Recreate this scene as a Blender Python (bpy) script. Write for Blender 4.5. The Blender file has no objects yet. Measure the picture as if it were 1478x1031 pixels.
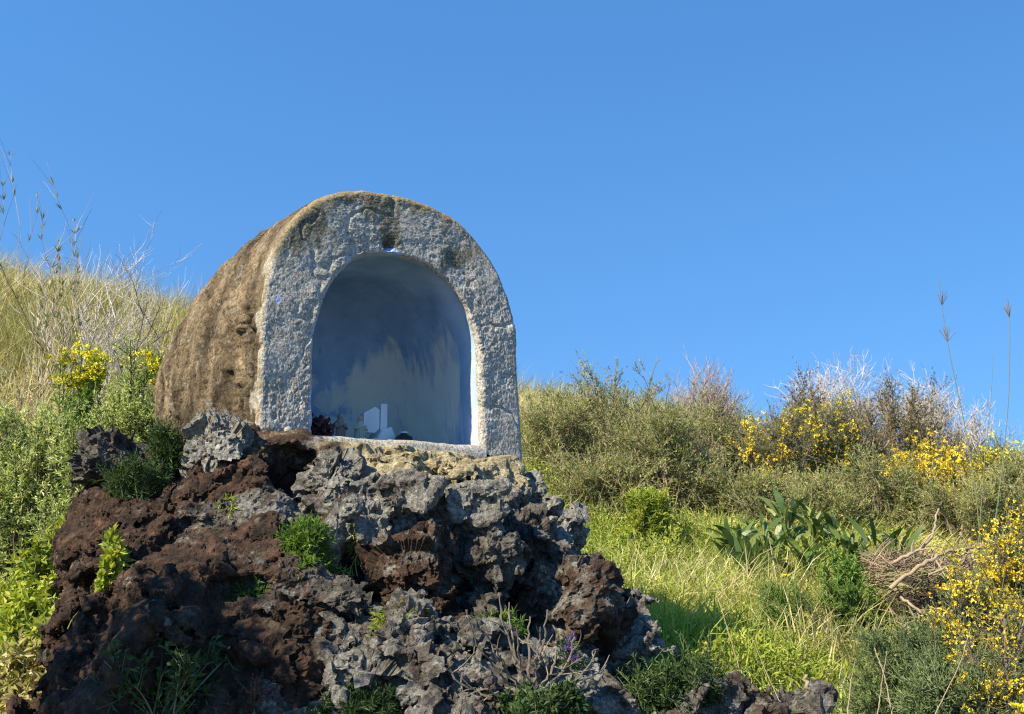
import bpy, bmesh, math, random
import numpy as np
from mathutils import Vector, Matrix

# ------------------------------------------------------------------ camera, sky, sun, exposure
SC = bpy.context.scene
COL = SC.collection
F_PX, CXP, CYP, PITCH, EYE = 1601.0, 739.0, 515.5, math.radians(10.0), 1.6
cam_d = bpy.data.cameras.new('camera')
cam = bpy.data.objects.new('camera', cam_d)
COL.objects.link(cam)
cam.location = (0, 0, EYE)
cam.rotation_euler = (math.radians(90) + PITCH, 0, 0)
cam_d.sensor_width = 36.0
cam_d.lens = 36.0 * F_PX / 1478.0
cam_d.clip_start, cam_d.clip_end = 0.05, 2000
cam_d.dof.use_dof = True
cam_d.dof.focus_distance = 5.7
cam_d.dof.aperture_fstop = 6.3
SC.camera = cam

SUN_B, SUN_EL = math.radians(41.5), math.radians(40.0)       # sun stands left of and a little behind the camera
sd = Vector((-math.cos(SUN_B) * math.cos(SUN_EL), -math.sin(SUN_B) * math.cos(SUN_EL), math.sin(SUN_EL)))
sun_d = bpy.data.lights.new('sun', 'SUN')
sun_d.energy, sun_d.angle, sun_d.color = 5.0, math.radians(0.55), (1.0, 0.87, 0.66)
sun = bpy.data.objects.new('sun', sun_d)
COL.objects.link(sun)
sun.rotation_euler = sd.to_track_quat('Z', 'Y').to_euler()

W = bpy.data.worlds.new('World')
SC.world = W
W.use_nodes = True
wn, wl = W.node_tree.nodes, W.node_tree.links
sky = wn.new('ShaderNodeTexSky')
sky.sky_type = 'NISHITA'
sky.sun_disc = False
sky.sun_elevation = SUN_EL
sky.sun_rotation = math.atan2(sd.x, sd.y)
sky.altitude, sky.air_density, sky.dust_density, sky.ozone_density = 0, 1.4, 0.0, 4.0
hsv = wn.new('ShaderNodeHueSaturation')
hsv.inputs['Saturation'].default_value = 1.25
hsv.inputs['Hue'].default_value = .503
tcw = wn.new('ShaderNodeTexCoord')                     # the pale band of the sky lies low, behind the hill
liftw = wn.new('ShaderNodeVectorMath'); liftw.operation = 'ADD'; liftw.inputs[1].default_value = (0, 0, .35)
nrmw = wn.new('ShaderNodeVectorMath'); nrmw.operation = 'NORMALIZE'
wl.new(tcw.outputs['Generated'], liftw.inputs[0]); wl.new(liftw.outputs[0], nrmw.inputs[0]); wl.new(nrmw.outputs[0], sky.inputs['Vector'])
wl.new(sky.outputs[0], hsv.inputs['Color'])
wl.new(hsv.outputs[0], wn['Background'].inputs['Color'])
wn['Background'].inputs['Strength'].default_value = 0.128
SC.view_settings.view_transform = 'Standard'
SC.view_settings.look = 'None'
SC.view_settings.gamma = 1.0
SC.view_settings.exposure = 0.95
SC.cycles.max_bounces = 10
SC.cycles.diffuse_bounces = 6
SC.cycles.use_denoising = True
SC.cycles.denoiser = 'OPENIMAGEDENOISE'
SC.cycles.denoising_input_passes = 'RGB_ALBEDO_NORMAL'
SC.cycles.denoising_prefilter = 'NONE'
SC.cycles.use_adaptive_sampling = False
SC.cycles.filter_width = 1.15

# ------------------------------------------------------------------ helpers
def ray(px, py):
    x, y = (px - CXP) / F_PX, -(py - CYP) / F_PX
    c, s = math.cos(PITCH), math.sin(PITCH)
    return np.array((x, c - y * s, s + y * c))

def P(px, py, Y):
    d = ray(px, py)
    return np.array((0, 0, EYE)) + d * (Y / d[1])

def fade(t): return t * t * t * (t * (t * 6 - 15) + 10)

def h3(ix, iy, iz, seed):
    h = (ix.astype(np.uint32) * np.uint32(374761393) + iy.astype(np.uint32) * np.uint32(668265263)
         + iz.astype(np.uint32) * np.uint32(2147483647 ^ 1274126177) + np.uint32((seed * 2654435761) & 0xffffffff))
    h = (h ^ (h >> np.uint32(13))) * np.uint32(1274126177)
    h = (h ^ (h >> np.uint32(16))) * np.uint32(2246822519)
    h = h ^ (h >> np.uint32(15))
    return (h & np.uint32(0xffffff)).astype(np.float32) / np.float32(0xffffff)

def vnoise(p, f, seed=0):
    q = np.asarray(p, dtype=np.float32) * np.float32(f) + np.float32(311.7)
    i = np.floor(q).astype(np.int64)
    t = fade(q - i)
    x0, y0, z0 = i[..., 0], i[..., 1], i[..., 2]
    tx, ty, tz = t[..., 0], t[..., 1], t[..., 2]
    r = 0
    for dz in (0, 1):
        wz = tz if dz else 1 - tz
        for dy in (0, 1):
            wy = ty if dy else 1 - ty
            a = h3(x0, y0 + dy, z0 + dz, seed)
            b = h3(x0 + 1, y0 + dy, z0 + dz, seed)
            r = r + wz * wy * (a + (b - a) * tx)
    return r * 2 - 1

def fbm(p, f, octv=4, seed=0, gain=0.5):
    r, a, s = 0, 1.0, 0
    for k in range(octv):
        r = r + a * vnoise(p, f, seed + k * 17)
        s += a
        a *= gain
        f *= 2.07
    return r / s

def ridged(p, f, octv=4, seed=0, gain=0.55):
    r, a, s = 0, 1.0, 0
    for k in range(octv):
        r = r + a * (1 - np.abs(vnoise(p, f, seed + k * 13)) * 1.6)
        s += a
        a *= gain
        f *= 2.1
    return r / s

def worley(p, f, seed=0):
    q = np.asarray(p, dtype=np.float32) * np.float32(f) + np.float32(97.3)
    i = np.floor(q).astype(np.int64)
    f1 = np.full(q.shape[:-1], 9.0, np.float32)
    f2 = f1.copy()
    idv = np.zeros_like(f1)
    for dx in (-1, 0, 1):
        for dy in (-1, 0, 1):
            for dz in (-1, 0, 1):
                a, b, c = i[..., 0] + dx, i[..., 1] + dy, i[..., 2] + dz
                d = (a + h3(a, b, c, seed) - q[..., 0]) ** 2 + (b + h3(a, b, c, seed + 1) - q[..., 1]) ** 2 + (c + h3(a, b, c, seed + 2) - q[..., 2]) ** 2
                d = np.sqrt(d)
                nw = d < f1
                f2 = np.where(nw, f1, np.minimum(f2, d))
                idv = np.where(nw, h3(a, b, c, seed + 5), idv)
                f1 = np.where(nw, d, f1)
    return f1, f2, idv

def facets(p, f, seed=0):
    """blocks with tilted flat faces: per cell a random plane through its centre; returns tilt term and crack distance"""
    q = np.asarray(p, dtype=np.float32) * np.float32(f) + np.float32(53.1)
    i = np.floor(q).astype(np.int64)
    f1 = np.full(q.shape[:-1], 9.0, np.float32); f2 = f1.copy(); tl = np.zeros_like(f1); idv = np.zeros_like(f1)
    for dx in (-1, 0, 1):
        for dy in (-1, 0, 1):
            for dz in (-1, 0, 1):
                a, b, c = i[..., 0] + dx, i[..., 1] + dy, i[..., 2] + dz
                ex, ey, ez = [n + h3(a, b, c, seed + k) - q[..., k] for k, n in enumerate((a, b, c))]
                d = ex ** 2 + ey ** 2 + ez ** 2
                nw = d < f1
                f2 = np.where(nw, f1, np.minimum(f2, d))
                t = sum(e * (h3(a, b, c, seed + 7 + k) * 2 - 1) for k, e in enumerate((ex, ey, ez)))
                tl = np.where(nw, t, tl); idv = np.where(nw, h3(a, b, c, seed + 5), idv)
                f1 = np.where(nw, d, f1)
    return tl, np.sqrt(f2) - np.sqrt(f1), idv

def sstep(a, b, x):
    t = np.clip((x - a) / (b - a), 0, 1)
    return t * t * (3 - 2 * t)

def unit(v): return v / np.maximum(np.linalg.norm(v, axis=-1, keepdims=True), 1e-9)

def mesh_np(name, V, quads=None, tris=None, attrs=None, mats=(), smooth=False, parent=None):
    me = bpy.data.meshes.new(name)
    V = np.ascontiguousarray(V, dtype=np.float32)
    q = np.zeros((0, 4), np.int32) if quads is None else np.asarray(quads, np.int32)
    t = np.zeros((0, 3), np.int32) if tris is None else np.asarray(tris, np.int32)
    nl, nf = q.size + t.size, len(q) + len(t)
    me.vertices.add(len(V))
    me.vertices.foreach_set('co', V.ravel())
    me.loops.add(nl)
    me.loops.foreach_set('vertex_index', np.concatenate([q.ravel(), t.ravel()]).astype(np.int32))
    me.polygons.add(nf)
    me.polygons.foreach_set('loop_start', np.concatenate([np.arange(len(q)) * 4, q.size + np.arange(len(t)) * 3]).astype(np.int32))
    me.polygons.foreach_set('use_smooth', np.full(nf, smooth))
    for k, v in (attrs or {}).items():
        at = me.attributes.new(k, 'FLOAT', 'POINT')
        at.data.foreach_set('value', np.ascontiguousarray(v, dtype=np.float32))
    me.update(calc_edges=True)
    for m in (mats if isinstance(mats, (list, tuple)) else [mats]): me.materials.append(m)
    o = bpy.data.objects.new(name, me)
    COL.objects.link(o)
    if parent is not None: o.parent = parent
    return o

def tag(o, label=None, cat=None, group=None, kind=None):
    if label: o['label'] = label
    if cat: o['category'] = cat
    if group: o['group'] = group
    if kind: o['kind'] = kind
    return o

def empty(name, loc, label, cat, group=None, rz=0):
    o = bpy.data.objects.new(name, None)
    o.empty_display_size = 0.05
    COL.objects.link(o)
    o.location = [float(c) for c in loc]
    o.rotation_euler = (0, 0, rz)
    return tag(o, label, cat, group)

class MB:
    def __init__(s): s.v, s.q, s.t, s.a, s.n = [], [], [], [], 0
    def add(s, V, q=None, t=None, rnd=None):
        V = np.asarray(V, np.float32).reshape(-1, 3)
        if q is not None: s.q.append(np.asarray(q, np.int64).reshape(-1, 4) + s.n)
        if t is not None: s.t.append(np.asarray(t, np.int64).reshape(-1, 3) + s.n)
        s.v.append(V)
        s.a.append(np.zeros(len(V), np.float32) if rnd is None else np.broadcast_to(np.asarray(rnd, np.float32), (len(V),)))
        s.n += len(V)
    def build(s, name, mat, parent=None, smooth=False):
        return mesh_np(name, np.concatenate(s.v), np.concatenate(s.q) if s.q else None, np.concatenate(s.t) if s.t else None,
                       {'rnd': np.concatenate(s.a)}, mat, smooth, parent)

def add_tubes(mb, poly, rad, k=4, rnd=None):
    """poly (M,n,3), rad (M,n)"""
    poly = np.asarray(poly, np.float32)
    if poly.ndim == 2: poly = poly[None]
    M, n, _ = poly.shape
    rad = np.broadcast_to(np.asarray(rad, np.float32), (M, n))
    tan = unit(np.gradient(poly, axis=1))
    ref = np.where(np.abs(tan[:, :1, 2:]) > 0.9, np.array([1., 0, 0], np.float32), np.array([0, 0, 1.], np.float32))
    ref = np.broadcast_to(ref, tan.shape)
    u = unit(np.cross(tan, ref))
    w = np.cross(tan, u)
    ang = np.arange(k) * 2 * math.pi / k
    ring = poly[:, :, None, :] + rad[:, :, None, None] * (np.cos(ang)[None, None, :, None] * u[:, :, None, :] + np.sin(ang)[None, None, :, None] * w[:, :, None, :])
    idx = np.arange(M * n * k).reshape(M, n, k)
    a, b = idx[:, :-1], idx[:, 1:]
    q = np.stack([a, np.roll(a, -1, 2), np.roll(b, -1, 2), b], -1)
    r = np.zeros(M) if rnd is None else np.broadcast_to(rnd, (M,))
    mb.add(ring, q, rnd=np.repeat(r, n * k))

def add_leaves(mb, base, d, L, Wd, rng, rnd, fold=0.25, normal=None):
    N = len(base)
    d = unit(d)
    rv = unit(rng.normal(size=(N, 3))) if normal is None else normal
    side = unit(np.cross(d, rv))
    nrm = np.cross(side, d)
    L = np.broadcast_to(L, (N,))[:, None]
    Wd = np.broadcast_to(Wd, (N,))[:, None]
    mid = base + d * L * 0.5
    tip = base + d * L - nrm * L * fold * 0.5
    V = np.stack([base, mid + side * Wd * .5 + nrm * Wd * fold, tip, mid - side * Wd * .5 + nrm * Wd * fold], 1)
    i = np.arange(N)[:, None] * 4
    t = np.concatenate([np.concatenate([i, i + 1, i + 2], 1), np.concatenate([i, i + 2, i + 3], 1)])
    mb.add(V, t=t, rnd=np.repeat(np.broadcast_to(rnd, (N,)), 4))

def add_blades(mb, base, d, L, Wd, bend, rng, rnd, nseg=3, profile=None):
    """grass blades and long leaves: strips that droop"""
    N = len(base)
    d = unit(d)
    hd = rng.normal(size=(N, 3)); hd[:, 2] = 0
    side = unit(np.cross(d, unit(hd)))
    out = d.copy(); out[:, 2] = 0
    out = unit(out + rng.normal(size=(N, 3)) * [0.3, 0.3, 0])
    L = np.broadcast_to(L, (N,)); Wd = np.broadcast_to(Wd, (N,)); bend = np.broadcast_to(bend, (N,))
    rows = []
    pr = profile or [1.0, 0.9, 0.6, 0.05]
    for k in range(nseg + 1):
        s = k / nseg
        c = base + d * (L * s)[:, None] + out * (bend * L * s * s)[:, None] - np.array([0, 0, 1.]) * (bend * L * s ** 2.4 * 0.75)[:, None]
        w = np.interp(s, np.linspace(0, 1, len(pr)), pr)
        rows.append(c + side * (Wd * w * .5)[:, None])
        rows.append(c - side * (Wd * w * .5)[:, None])
    V = np.stack(rows, 1)
    m = 2 * (nseg + 1)
    i = np.arange(N)[:, None] * m
    q = np.concatenate([np.concatenate([i + 2 * k, i + 2 * k + 1, i + 2 * k + 3, i + 2 * k + 2], 1) for k in range(nseg)])
    mb.add(V, q, rnd=np.repeat(np.broadcast_to(rnd, (N,)), m))

OCT_V = np.array([(1, 0, 0), (-1, 0, 0), (0, 1, 0), (0, -1, 0), (0, 0, 1), (0, 0, -1)], np.float32)
OCT_T = np.array([(0, 2, 4), (2, 1, 4), (1, 3, 4), (3, 0, 4), (2, 0, 5), (1, 2, 5), (3, 1, 5), (0, 3, 5)])
def add_blobs(mb, c, r, rng, rnd):
    N = len(c)
    r = np.broadcast_to(r, (N,))
    V = c[:, None, :] + OCT_V[None] * r[:, None, None] * rng.uniform(.6, 1.3, (N, 6, 1))
    t = (np.arange(N)[:, None, None] * 6 + OCT_T[None])
    mb.add(V, t=t, rnd=np.repeat(np.broadcast_to(rnd, (N,)), 6))

def grid_quads(nu, nv):
    i = np.arange(nu * nv).reshape(nu, nv)
    return np.stack([i[:-1, :-1], i[1:, :-1], i[1:, 1:], i[:-1, 1:]], -1).reshape(-1, 4)

# ------------------------------------------------------------------ materials
def newmat(name):
    m = bpy.data.materials.new(name)
    m.use_nodes = True
    nt = m.node_tree
    return m, nt, nt.nodes, nt.links, nt.nodes['Principled BSDF']

def node(nt, kind, **kw):
    n = nt.nodes.new(kind)
    for k, v in kw.items():
        if k in n.inputs.keys(): n.inputs[k].default_value = v
        else: setattr(n, k, v)
    return n

def ramp(nt, fac, stops, interp='LINEAR'):
    r = nt.nodes.new('ShaderNodeValToRGB')
    r.color_ramp.interpolation = interp
    e = r.color_ramp.elements
    while len(e) < len(stops): e.new(0.5)
    for i, (p, c) in enumerate(stops):
        e[i].position = p
        e[i].color = (*c, 1) if len(c) == 3 else c
    nt.links.new(fac, r.inputs[0])
    return r.outputs[0]

def gray(v): return (v, v, v)

def mixc(nt, fac, a, b, bt='MIX'):
    m = nt.nodes.new('ShaderNodeMix')
    m.data_type = 'RGBA'
    m.blend_type = bt
    for s, v in ((m.inputs['Factor'], fac), (m.inputs['A'], a), (m.inputs['B'], b)):
        if hasattr(v, 'links'): nt.links.new(v, s)
        elif isinstance(v, (int, float)): s.default_value = v
        else: s.default_value = (*v, 1)
    return m.outputs['Result']

def mathn(nt, op, a, b=0.0, clamp=False):
    m = nt.nodes.new('ShaderNodeMath')
    m.operation = op
    m.use_clamp = clamp
    for s, v in ((m.inputs[0], a), (m.inputs[1], b)):
        if hasattr(v, 'links'): nt.links.new(v, s)
        else: s.default_value = v
    return m.outputs[0]

def attr(nt, name):
    a = nt.nodes.new('ShaderNodeAttribute')
    a.attribute_name = name
    return a.outputs['Fac']

def noise(nt, scale, detail=4, rough=.55, vec=None, stretch=None, dist=0.0):
    n = node(nt, 'ShaderNodeTexNoise', Scale=scale, Detail=detail, Roughness=rough, Distortion=dist)
    if vec is None:
        g = nt.nodes.new('ShaderNodeNewGeometry')
        vec = g.outputs['Position']
    if stretch:
        mp = nt.nodes.new('ShaderNodeMapping')
        mp.inputs['Scale'].default_value = stretch
        nt.links.new(vec, mp.inputs['Vector'])
        vec = mp.outputs[0]
    nt.links.new(vec, n.inputs['Vector'])
    return n.outputs['Fac']

def leaf_mat(name, stops, trans=0.35, rough=0.55, patch=None, spec=0.3):
    """leaves: colour by leaf, a slow patchiness through the plant, light let through the blade"""
    m, nt, N, L, b = newmat(name)
    col = ramp(nt, attr(nt, 'rnd'), stops)
    nz = ramp(nt, noise(nt, 3.0, 3), [(0.3, gray(0.72)), (0.7, gray(1.2))])
    col = mixc(nt, 1.0, col, nz, 'MULTIPLY')
    L.new(col, b.inputs['Base Color'])
    b.inputs['Roughness'].default_value = rough
    b.inputs['Specular IOR Level'].default_value = spec
    t = N.new('ShaderNodeBsdfTranslucent')
    tc = mixc(nt, 1.0, col, (1.25, 1.2, 0.55), 'MULTIPLY')
    L.new(tc, t.inputs['Color'])
    mx = N.new('ShaderNodeMixShader')
    mx.inputs[0].default_value = trans
    L.new(b.outputs[0], mx.inputs[1]); L.new(t.outputs[0], mx.inputs[2])
    L.new(mx.outputs[0], N['Material Output'].inputs['Surface'])
    return m

def plain_mat(name, stops, rough=0.8, scale=20, bump=0.2, spec=0.3):
    m, nt, N, L, b = newmat(name)
    n1 = noise(nt, scale, 5)
    f = mathn(nt, 'ADD', mathn(nt, 'MULTIPLY', n1, 0.6), mathn(nt, 'MULTIPLY', attr(nt, 'rnd'), 0.5))
    L.new(ramp(nt, f, stops), b.inputs['Base Color'])
    b.inputs['Roughness'].default_value = rough
    b.inputs['Specular IOR Level'].default_value = spec
    if bump:
        bp = node(nt, 'ShaderNodeBump', Strength=bump, Distance=0.01)
        L.new(noise(nt, scale * 4, 4), bp.inputs['Height'])
        L.new(bp.outputs[0], b.inputs['Normal'])
    return m

def S(r, g, b): # sRGB 0-255 -> linear, for reference tones
    f = lambda c: (c / 255 / 12.92) if c / 255 < .04045 else ((c / 255 + .055) / 1.055) ** 2.4
    return (f(r), f(g), f(b))

M = {}
M['straw'] = leaf_mat('dry_straw', [(0, (.22, .24, .07)), (.25, (.30, .30, .10)), (.5, (.48, .42, .19)), (.8, (.66, .59, .33)), (1, (.74, .68, .44))], 0.3)
M['grass'] = leaf_mat('fresh_grass', [(0, (.15, .23, .035)), (.35, (.36, .45, .085)), (.68, (.54, .56, .16)), (1, (.66, .54, .26))], 0.4)
M['silver'] = leaf_mat('silver_leaf', [(0, (.17, .26, .06)), (.5, (.44, .52, .19)), (1, (.68, .72, .38))], 0.3)
M['lime'] = leaf_mat('lime_leaf', [(0, (.14, .23, .03)), (.5, (.34, .41, .06)), (1, (.54, .53, .11))], 0.4)
M['olive'] = leaf_mat('olive_leaf', [(0, (.08, .13, .04)), (.4, (.22, .28, .085)), (.75, (.40, .43, .15)), (1, (.60, .56, .27))], 0.35)
M['olivedark'] = leaf_mat('dark_olive_leaf', [(0, (.06, .07, .03)), (.6, (.16, .15, .065)), (1, (.32, .26, .13))], 0.2)
M['brownleaf'] = leaf_mat('withered_leaf', [(0, (.09, .06, .035)), (.6, (.20, .15, .08)), (1, (.32, .26, .13))], 0.2)
M['green'] = leaf_mat('green_leaf', [(0, (.06, .13, .025)), (.6, (.15, .27, .045)), (1, (.28, .38, .08))], 0.35)
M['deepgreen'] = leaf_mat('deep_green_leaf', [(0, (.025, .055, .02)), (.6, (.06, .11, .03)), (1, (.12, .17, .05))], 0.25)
M['broad'] = leaf_mat('broad_leaf', [(0, (.05, .10, .025)), (.6, (.12, .19, .045)), (1, (.26, .31, .09))], 0.25, rough=0.4, spec=.45)
M['gorsegreen'] = leaf_mat('gorse_leaf', [(0, (.07, .115, .045)), (.6, (.16, .225, .085)), (1, (.28, .32, .14))], 0.25)
M['yellow'] = leaf_mat('yellow_petal', [(0, (.48, .33, .02)), (.25, (.66, .48, .02)), (.6, (.80, .62, .03)), (1, (.85, .74, .08))], 0.25)
M['lemon'] = leaf_mat('lemon_petal', [(0, (.60, .50, .01)), (.6, (.78, .70, .03)), (1, (.82, .80, .10))], 0.25)
M['purple'] = leaf_mat('purple_petal', [(0, (.10, .04, .30)), (1, (.24, .12, .55))], 0.3)
M['red'] = leaf_mat('red_leaf', [(0, (.12, .015, .02)), (1, (.25, .045, .055))], 0.3)
M['bark'] = plain_mat('grey_bark', [(0.2, (.09, .075, .055)), (.8, (.24, .20, .15))], scale=30)
M['darkbark'] = plain_mat('dark_bark', [(0.2, (.035, .028, .02)), (.8, (.11, .085, .06))], scale=30)
M['pale'] = plain_mat('bleached_twig', [(0.2, (.34, .30, .25)), (.8, (.58, .54, .48))], scale=30)
M['pinkish'] = plain_mat('brown_pink_twig', [(0.2, (.22, .165, .13)), (.8, (.42, .345, .285))], scale=30)
M['tan'] = plain_mat('dry_tan_wood', [(0.2, (.15, .11, .065)), (.8, (.42, .33, .22))], scale=25)
M['greenstem'] = plain_mat('green_stem', [(0.2, (.09, .12, .05)), (.8, (.20, .23, .11))], scale=25)

# ---- lava rock: attributes red (iron stained), pale (lichen crust), cream (ledge crust)
def rock_mat(name):
    m, nt, N, L, b = newmat(name)
    n1, n2, n3 = noise(nt, 2.6, 5), noise(nt, 16, 8, .74), noise(nt, 55, 5, .65)
    grey = ramp(nt, n2, [(.3, (.014, .014, .014)), (.44, (.055, .051, .044)), (.56, (.15, .138, .115)), (.72, (.30, .28, .235))])
    rust = ramp(nt, noise(nt, 13, 8, .74), [(.30, (.012, .010, .008)), (.44, (.042, .029, .020)), (.58, (.098, .057, .037)), (.70, (.20, .115, .07)), (.82, (.30, .20, .12))])
    fr = mathn(nt, 'ADD', mathn(nt, 'MULTIPLY', n1, 1.1), mathn(nt, 'SUBTRACT', attr(nt, 'red'), 0.95))
    fr = ramp(nt, fr, [(.0, gray(0)), (.32, gray(1))])
    col = mixc(nt, fr, grey, rust)
    # lichen: grey crust in patches, small white spots
    fl = mathn(nt, 'ADD', mathn(nt, 'MULTIPLY', noise(nt, 7, 8, .7), .9), mathn(nt, 'MULTIPLY', attr(nt, 'pale'), .55))
    fl = ramp(nt, fl, [(.62, gray(0)), (.76, gray(.8))])
    lich = ramp(nt, n3, [(.3, (.08, .08, .07)), (.5, (.25, .245, .215)), (.66, (.48, .47, .42))])
    col = mixc(nt, fl, col, lich)
    vo = node(nt, 'ShaderNodeTexVoronoi', Scale=16.0)
    g = N.new('ShaderNodeNewGeometry')
    wp = node(nt, 'ShaderNodeVectorMath', operation='ADD')
    nn = node(nt, 'ShaderNodeTexNoise', Scale=20.0, Detail=3.0)
    L.new(g.outputs['Position'], nn.inputs['Vector'])
    sc = node(nt, 'ShaderNodeVectorMath', operation='SCALE'); sc.inputs['Scale'].default_value = .05
    L.new(nn.outputs['Color'], sc.inputs[0])
    L.new(g.outputs['Position'], wp.inputs[0]); L.new(sc.outputs[0], wp.inputs[1])
    L.new(wp.outputs[0], vo.inputs['Vector'])
    sp = ramp(nt, vo.outputs['Distance'], [(.20, gray(1)), (.27, gray(0))])
    gate = ramp(nt, noise(nt, 4.5, 3), [(.54, gray(0)), (.62, gray(1))])
    spw = mathn(nt, 'MULTIPLY', mathn(nt, 'MULTIPLY', sp, gate), mathn(nt, 'ADD', mathn(nt, 'MULTIPLY', attr(nt, 'pale'), .7), .12), True)
    col = mixc(nt, spw, col, (.50, .49, .45))
    cre = ramp(nt, noise(nt, 26, 7, .7), [(.3, (.10, .08, .045)), (.46, (.30, .25, .14)), (.6, (.50, .44, .28)), (.72, (.66, .61, .45))])
    fc = mathn(nt, 'ADD', mathn(nt, 'MULTIPLY', noise(nt, 12, 6, .7), .8), mathn(nt, 'SUBTRACT', attr(nt, 'cream'), .62))
    col = mixc(nt, ramp(nt, fc, [(.22, gray(0)), (.42, gray(1))]), col, cre)
    moss = ramp(nt, mathn(nt, 'MULTIPLY', noise(nt, 5, 6, .7), attr(nt, 'moss')), [(.5, gray(0)), (.6, gray(.8))])
    col = mixc(nt, moss, col, (.07, .085, .02))
    L.new(col, b.inputs['Base Color'])
    b.inputs['Roughness'].default_value = .92
    b.inputs['Specular IOR Level'].default_value = .2
    bp = node(nt, 'ShaderNodeBump', Strength=1.0, Distance=.02)
    h = mathn(nt, 'ADD', noise(nt, 70, 8, .75), mathn(nt, 'MULTIPLY', noise(nt, 24, 5, .6), 1.3))
    L.new(h, bp.inputs['Height'])
    L.new(bp.outputs[0], b.inputs['Normal'])
    return m
M['rock'] = rock_mat('lava_rock')

def concrete_mat():
    m, nt, N, L, b = newmat('rough_cement')
    fine = noise(nt, 75, 6, .72)
    med = noise(nt, 14, 6, .65)
    col = ramp(nt, fine, [(.30, (.05, .047, .04)), (.41, (.28, .265, .225)), (.54, (.53, .51, .445)), (.70, (.78, .76, .69))])
    col = mixc(nt, ramp(nt, med, [(.38, gray(0)), (.60, gray(.62))]), col, ramp(nt, fine, [(.32, (.10, .092, .07)), (.5, (.30, .275, .215)), (.68, (.50, .47, .38))]), 'MIX')
    fm = mathn(nt, 'ADD', mathn(nt, 'MULTIPLY', noise(nt, 8, 8, .72), .9), mathn(nt, 'SUBTRACT', attr(nt, 'moss'), .5))
    dark = ramp(nt, fine, [(.3, (.02, .02, .014)), (.5, (.09, .085, .05)), (.66, (.30, .28, .18))])
    fm2 = mathn(nt, 'ADD', fm, mathn(nt, 'MULTIPLY', mathn(nt, 'SUBTRACT', fine, .5), .55))
    tc = N.new('ShaderNodeTexCoord')
    drip = noise(nt, 11, 6, .65, tc.outputs['Object'], (1.6, 1.0, .16))
    fm2 = mathn(nt, 'ADD', fm2, mathn(nt, 'MULTIPLY', mathn(nt, 'SUBTRACT', drip, .5), .45))
    col = mixc(nt, ramp(nt, fm2, [(.34, gray(0)), (.50, gray(.9))]), col, dark)
    fo = mathn(nt, 'ADD', mathn(nt, 'MULTIPLY', noise(nt, 18, 6, .7), .9), mathn(nt, 'SUBTRACT', attr(nt, 'ochre'), .62))
    col = mixc(nt, ramp(nt, fo, [(.25, gray(0)), (.45, gray(.85))]), col, ramp(nt, fine, [(.3, (.15, .10, .04)), (.7, (.45, .35, .17))]))
    fb = mathn(nt, 'ADD', mathn(nt, 'MULTIPLY', noise(nt, 22, 4, .6), .7), mathn(nt, 'SUBTRACT', attr(nt, 'blue'), .5))
    col = mixc(nt, ramp(nt, fb, [(.25, gray(0)), (.42, gray(1))]), col, (.40, .50, .72))
    L.new(col, b.inputs['Base Color'])
    b.inputs['Roughness'].default_value = .9
    bp = node(nt, 'ShaderNodeBump', Strength=.8, Distance=.010)
    L.new(mathn(nt, 'ADD', fine, mathn(nt, 'MULTIPLY', noise(nt, 170, 4, .6), .5)), bp.inputs['Height'])
    L.new(bp.outputs[0], b.inputs['Normal'])
    return m
M['cement'] = concrete_mat()

def vault_mat():
    m, nt, N, L, b = newmat('weathered_plaster')
    tc = N.new('ShaderNodeTexCoord')
    st = noise(nt, 9, 8, .74, tc.outputs['Object'], (1.0, 1.0, .3))
    fine = noise(nt, 60, 6, .7)
    col = ramp(nt, st, [(.30, (.04, .028, .018)), (.42, (.13, .095, .055)), (.54, (.25, .19, .11)), (.68, (.42, .33, .20))])
    col = mixc(nt, .58, col, ramp(nt, fine, [(.3, (.04, .03, .02)), (.5, (.19, .14, .08)), (.7, (.46, .36, .22))]))
    fm = mathn(nt, 'ADD', mathn(nt, 'MULTIPLY', noise(nt, 6, 8, .72), .9), mathn(nt, 'SUBTRACT', attr(nt, 'moss'), .5))
    col = mixc(nt, ramp(nt, fm, [(.34, gray(0)), (.5, gray(.85))]), col, ramp(nt, fine, [(.3, (.03, .022, .015)), (.7, (.15, .11, .06))]))
    pit = ramp(nt, noise(nt, 34, 5, .7), [(.33, gray(.25)), (.42, gray(1))])
    col = mixc(nt, 1.0, col, pit, 'MULTIPLY')
    stain = ramp(nt, noise(nt, 3.2, 7, .7, tc.outputs['Object'], (1.3, 1.3, .45)), [(.38, gray(.22)), (.48, gray(.62)), (.56, gray(1.1)), (.64, gray(1.6))])
    col = mixc(nt, 1.0, col, stain, 'MULTIPLY')
    glf = ramp(nt, noise(nt, 8, 8, .75), [(.54, gray(0)), (.62, gray(.75))])
    col = mixc(nt, glf, col, ramp(nt, fine, [(.32, (.07, .062, .05)), (.5, (.21, .19, .15)), (.68, (.42, .39, .32))]))
    fp = mathn(nt, 'ADD', mathn(nt, 'MULTIPLY', noise(nt, 13, 7, .7), .9), mathn(nt, 'SUBTRACT', attr(nt, 'pale'), .6))
    col = mixc(nt, ramp(nt, fp, [(.25, gray(0)), (.4, gray(.9))]), col, ramp(nt, fine, [(.3, (.24, .22, .16)), (.7, (.58, .54, .43))]))
    L.new(col, b.inputs['Base Color'])
    b.inputs['Roughness'].default_value = .93
    b.inputs['Specular IOR Level'].default_value = .2
    bp = node(nt, 'ShaderNodeBump', Strength=1.0, Distance=.016)
    L.new(mathn(nt, 'ADD', mathn(nt, 'MULTIPLY', noise(nt, 28, 8, .72), 1.6), st), bp.inputs['Height'])
    L.new(bp.outputs[0], b.inputs['Normal'])
    return m
M['vault'] = vault_mat()

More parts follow.
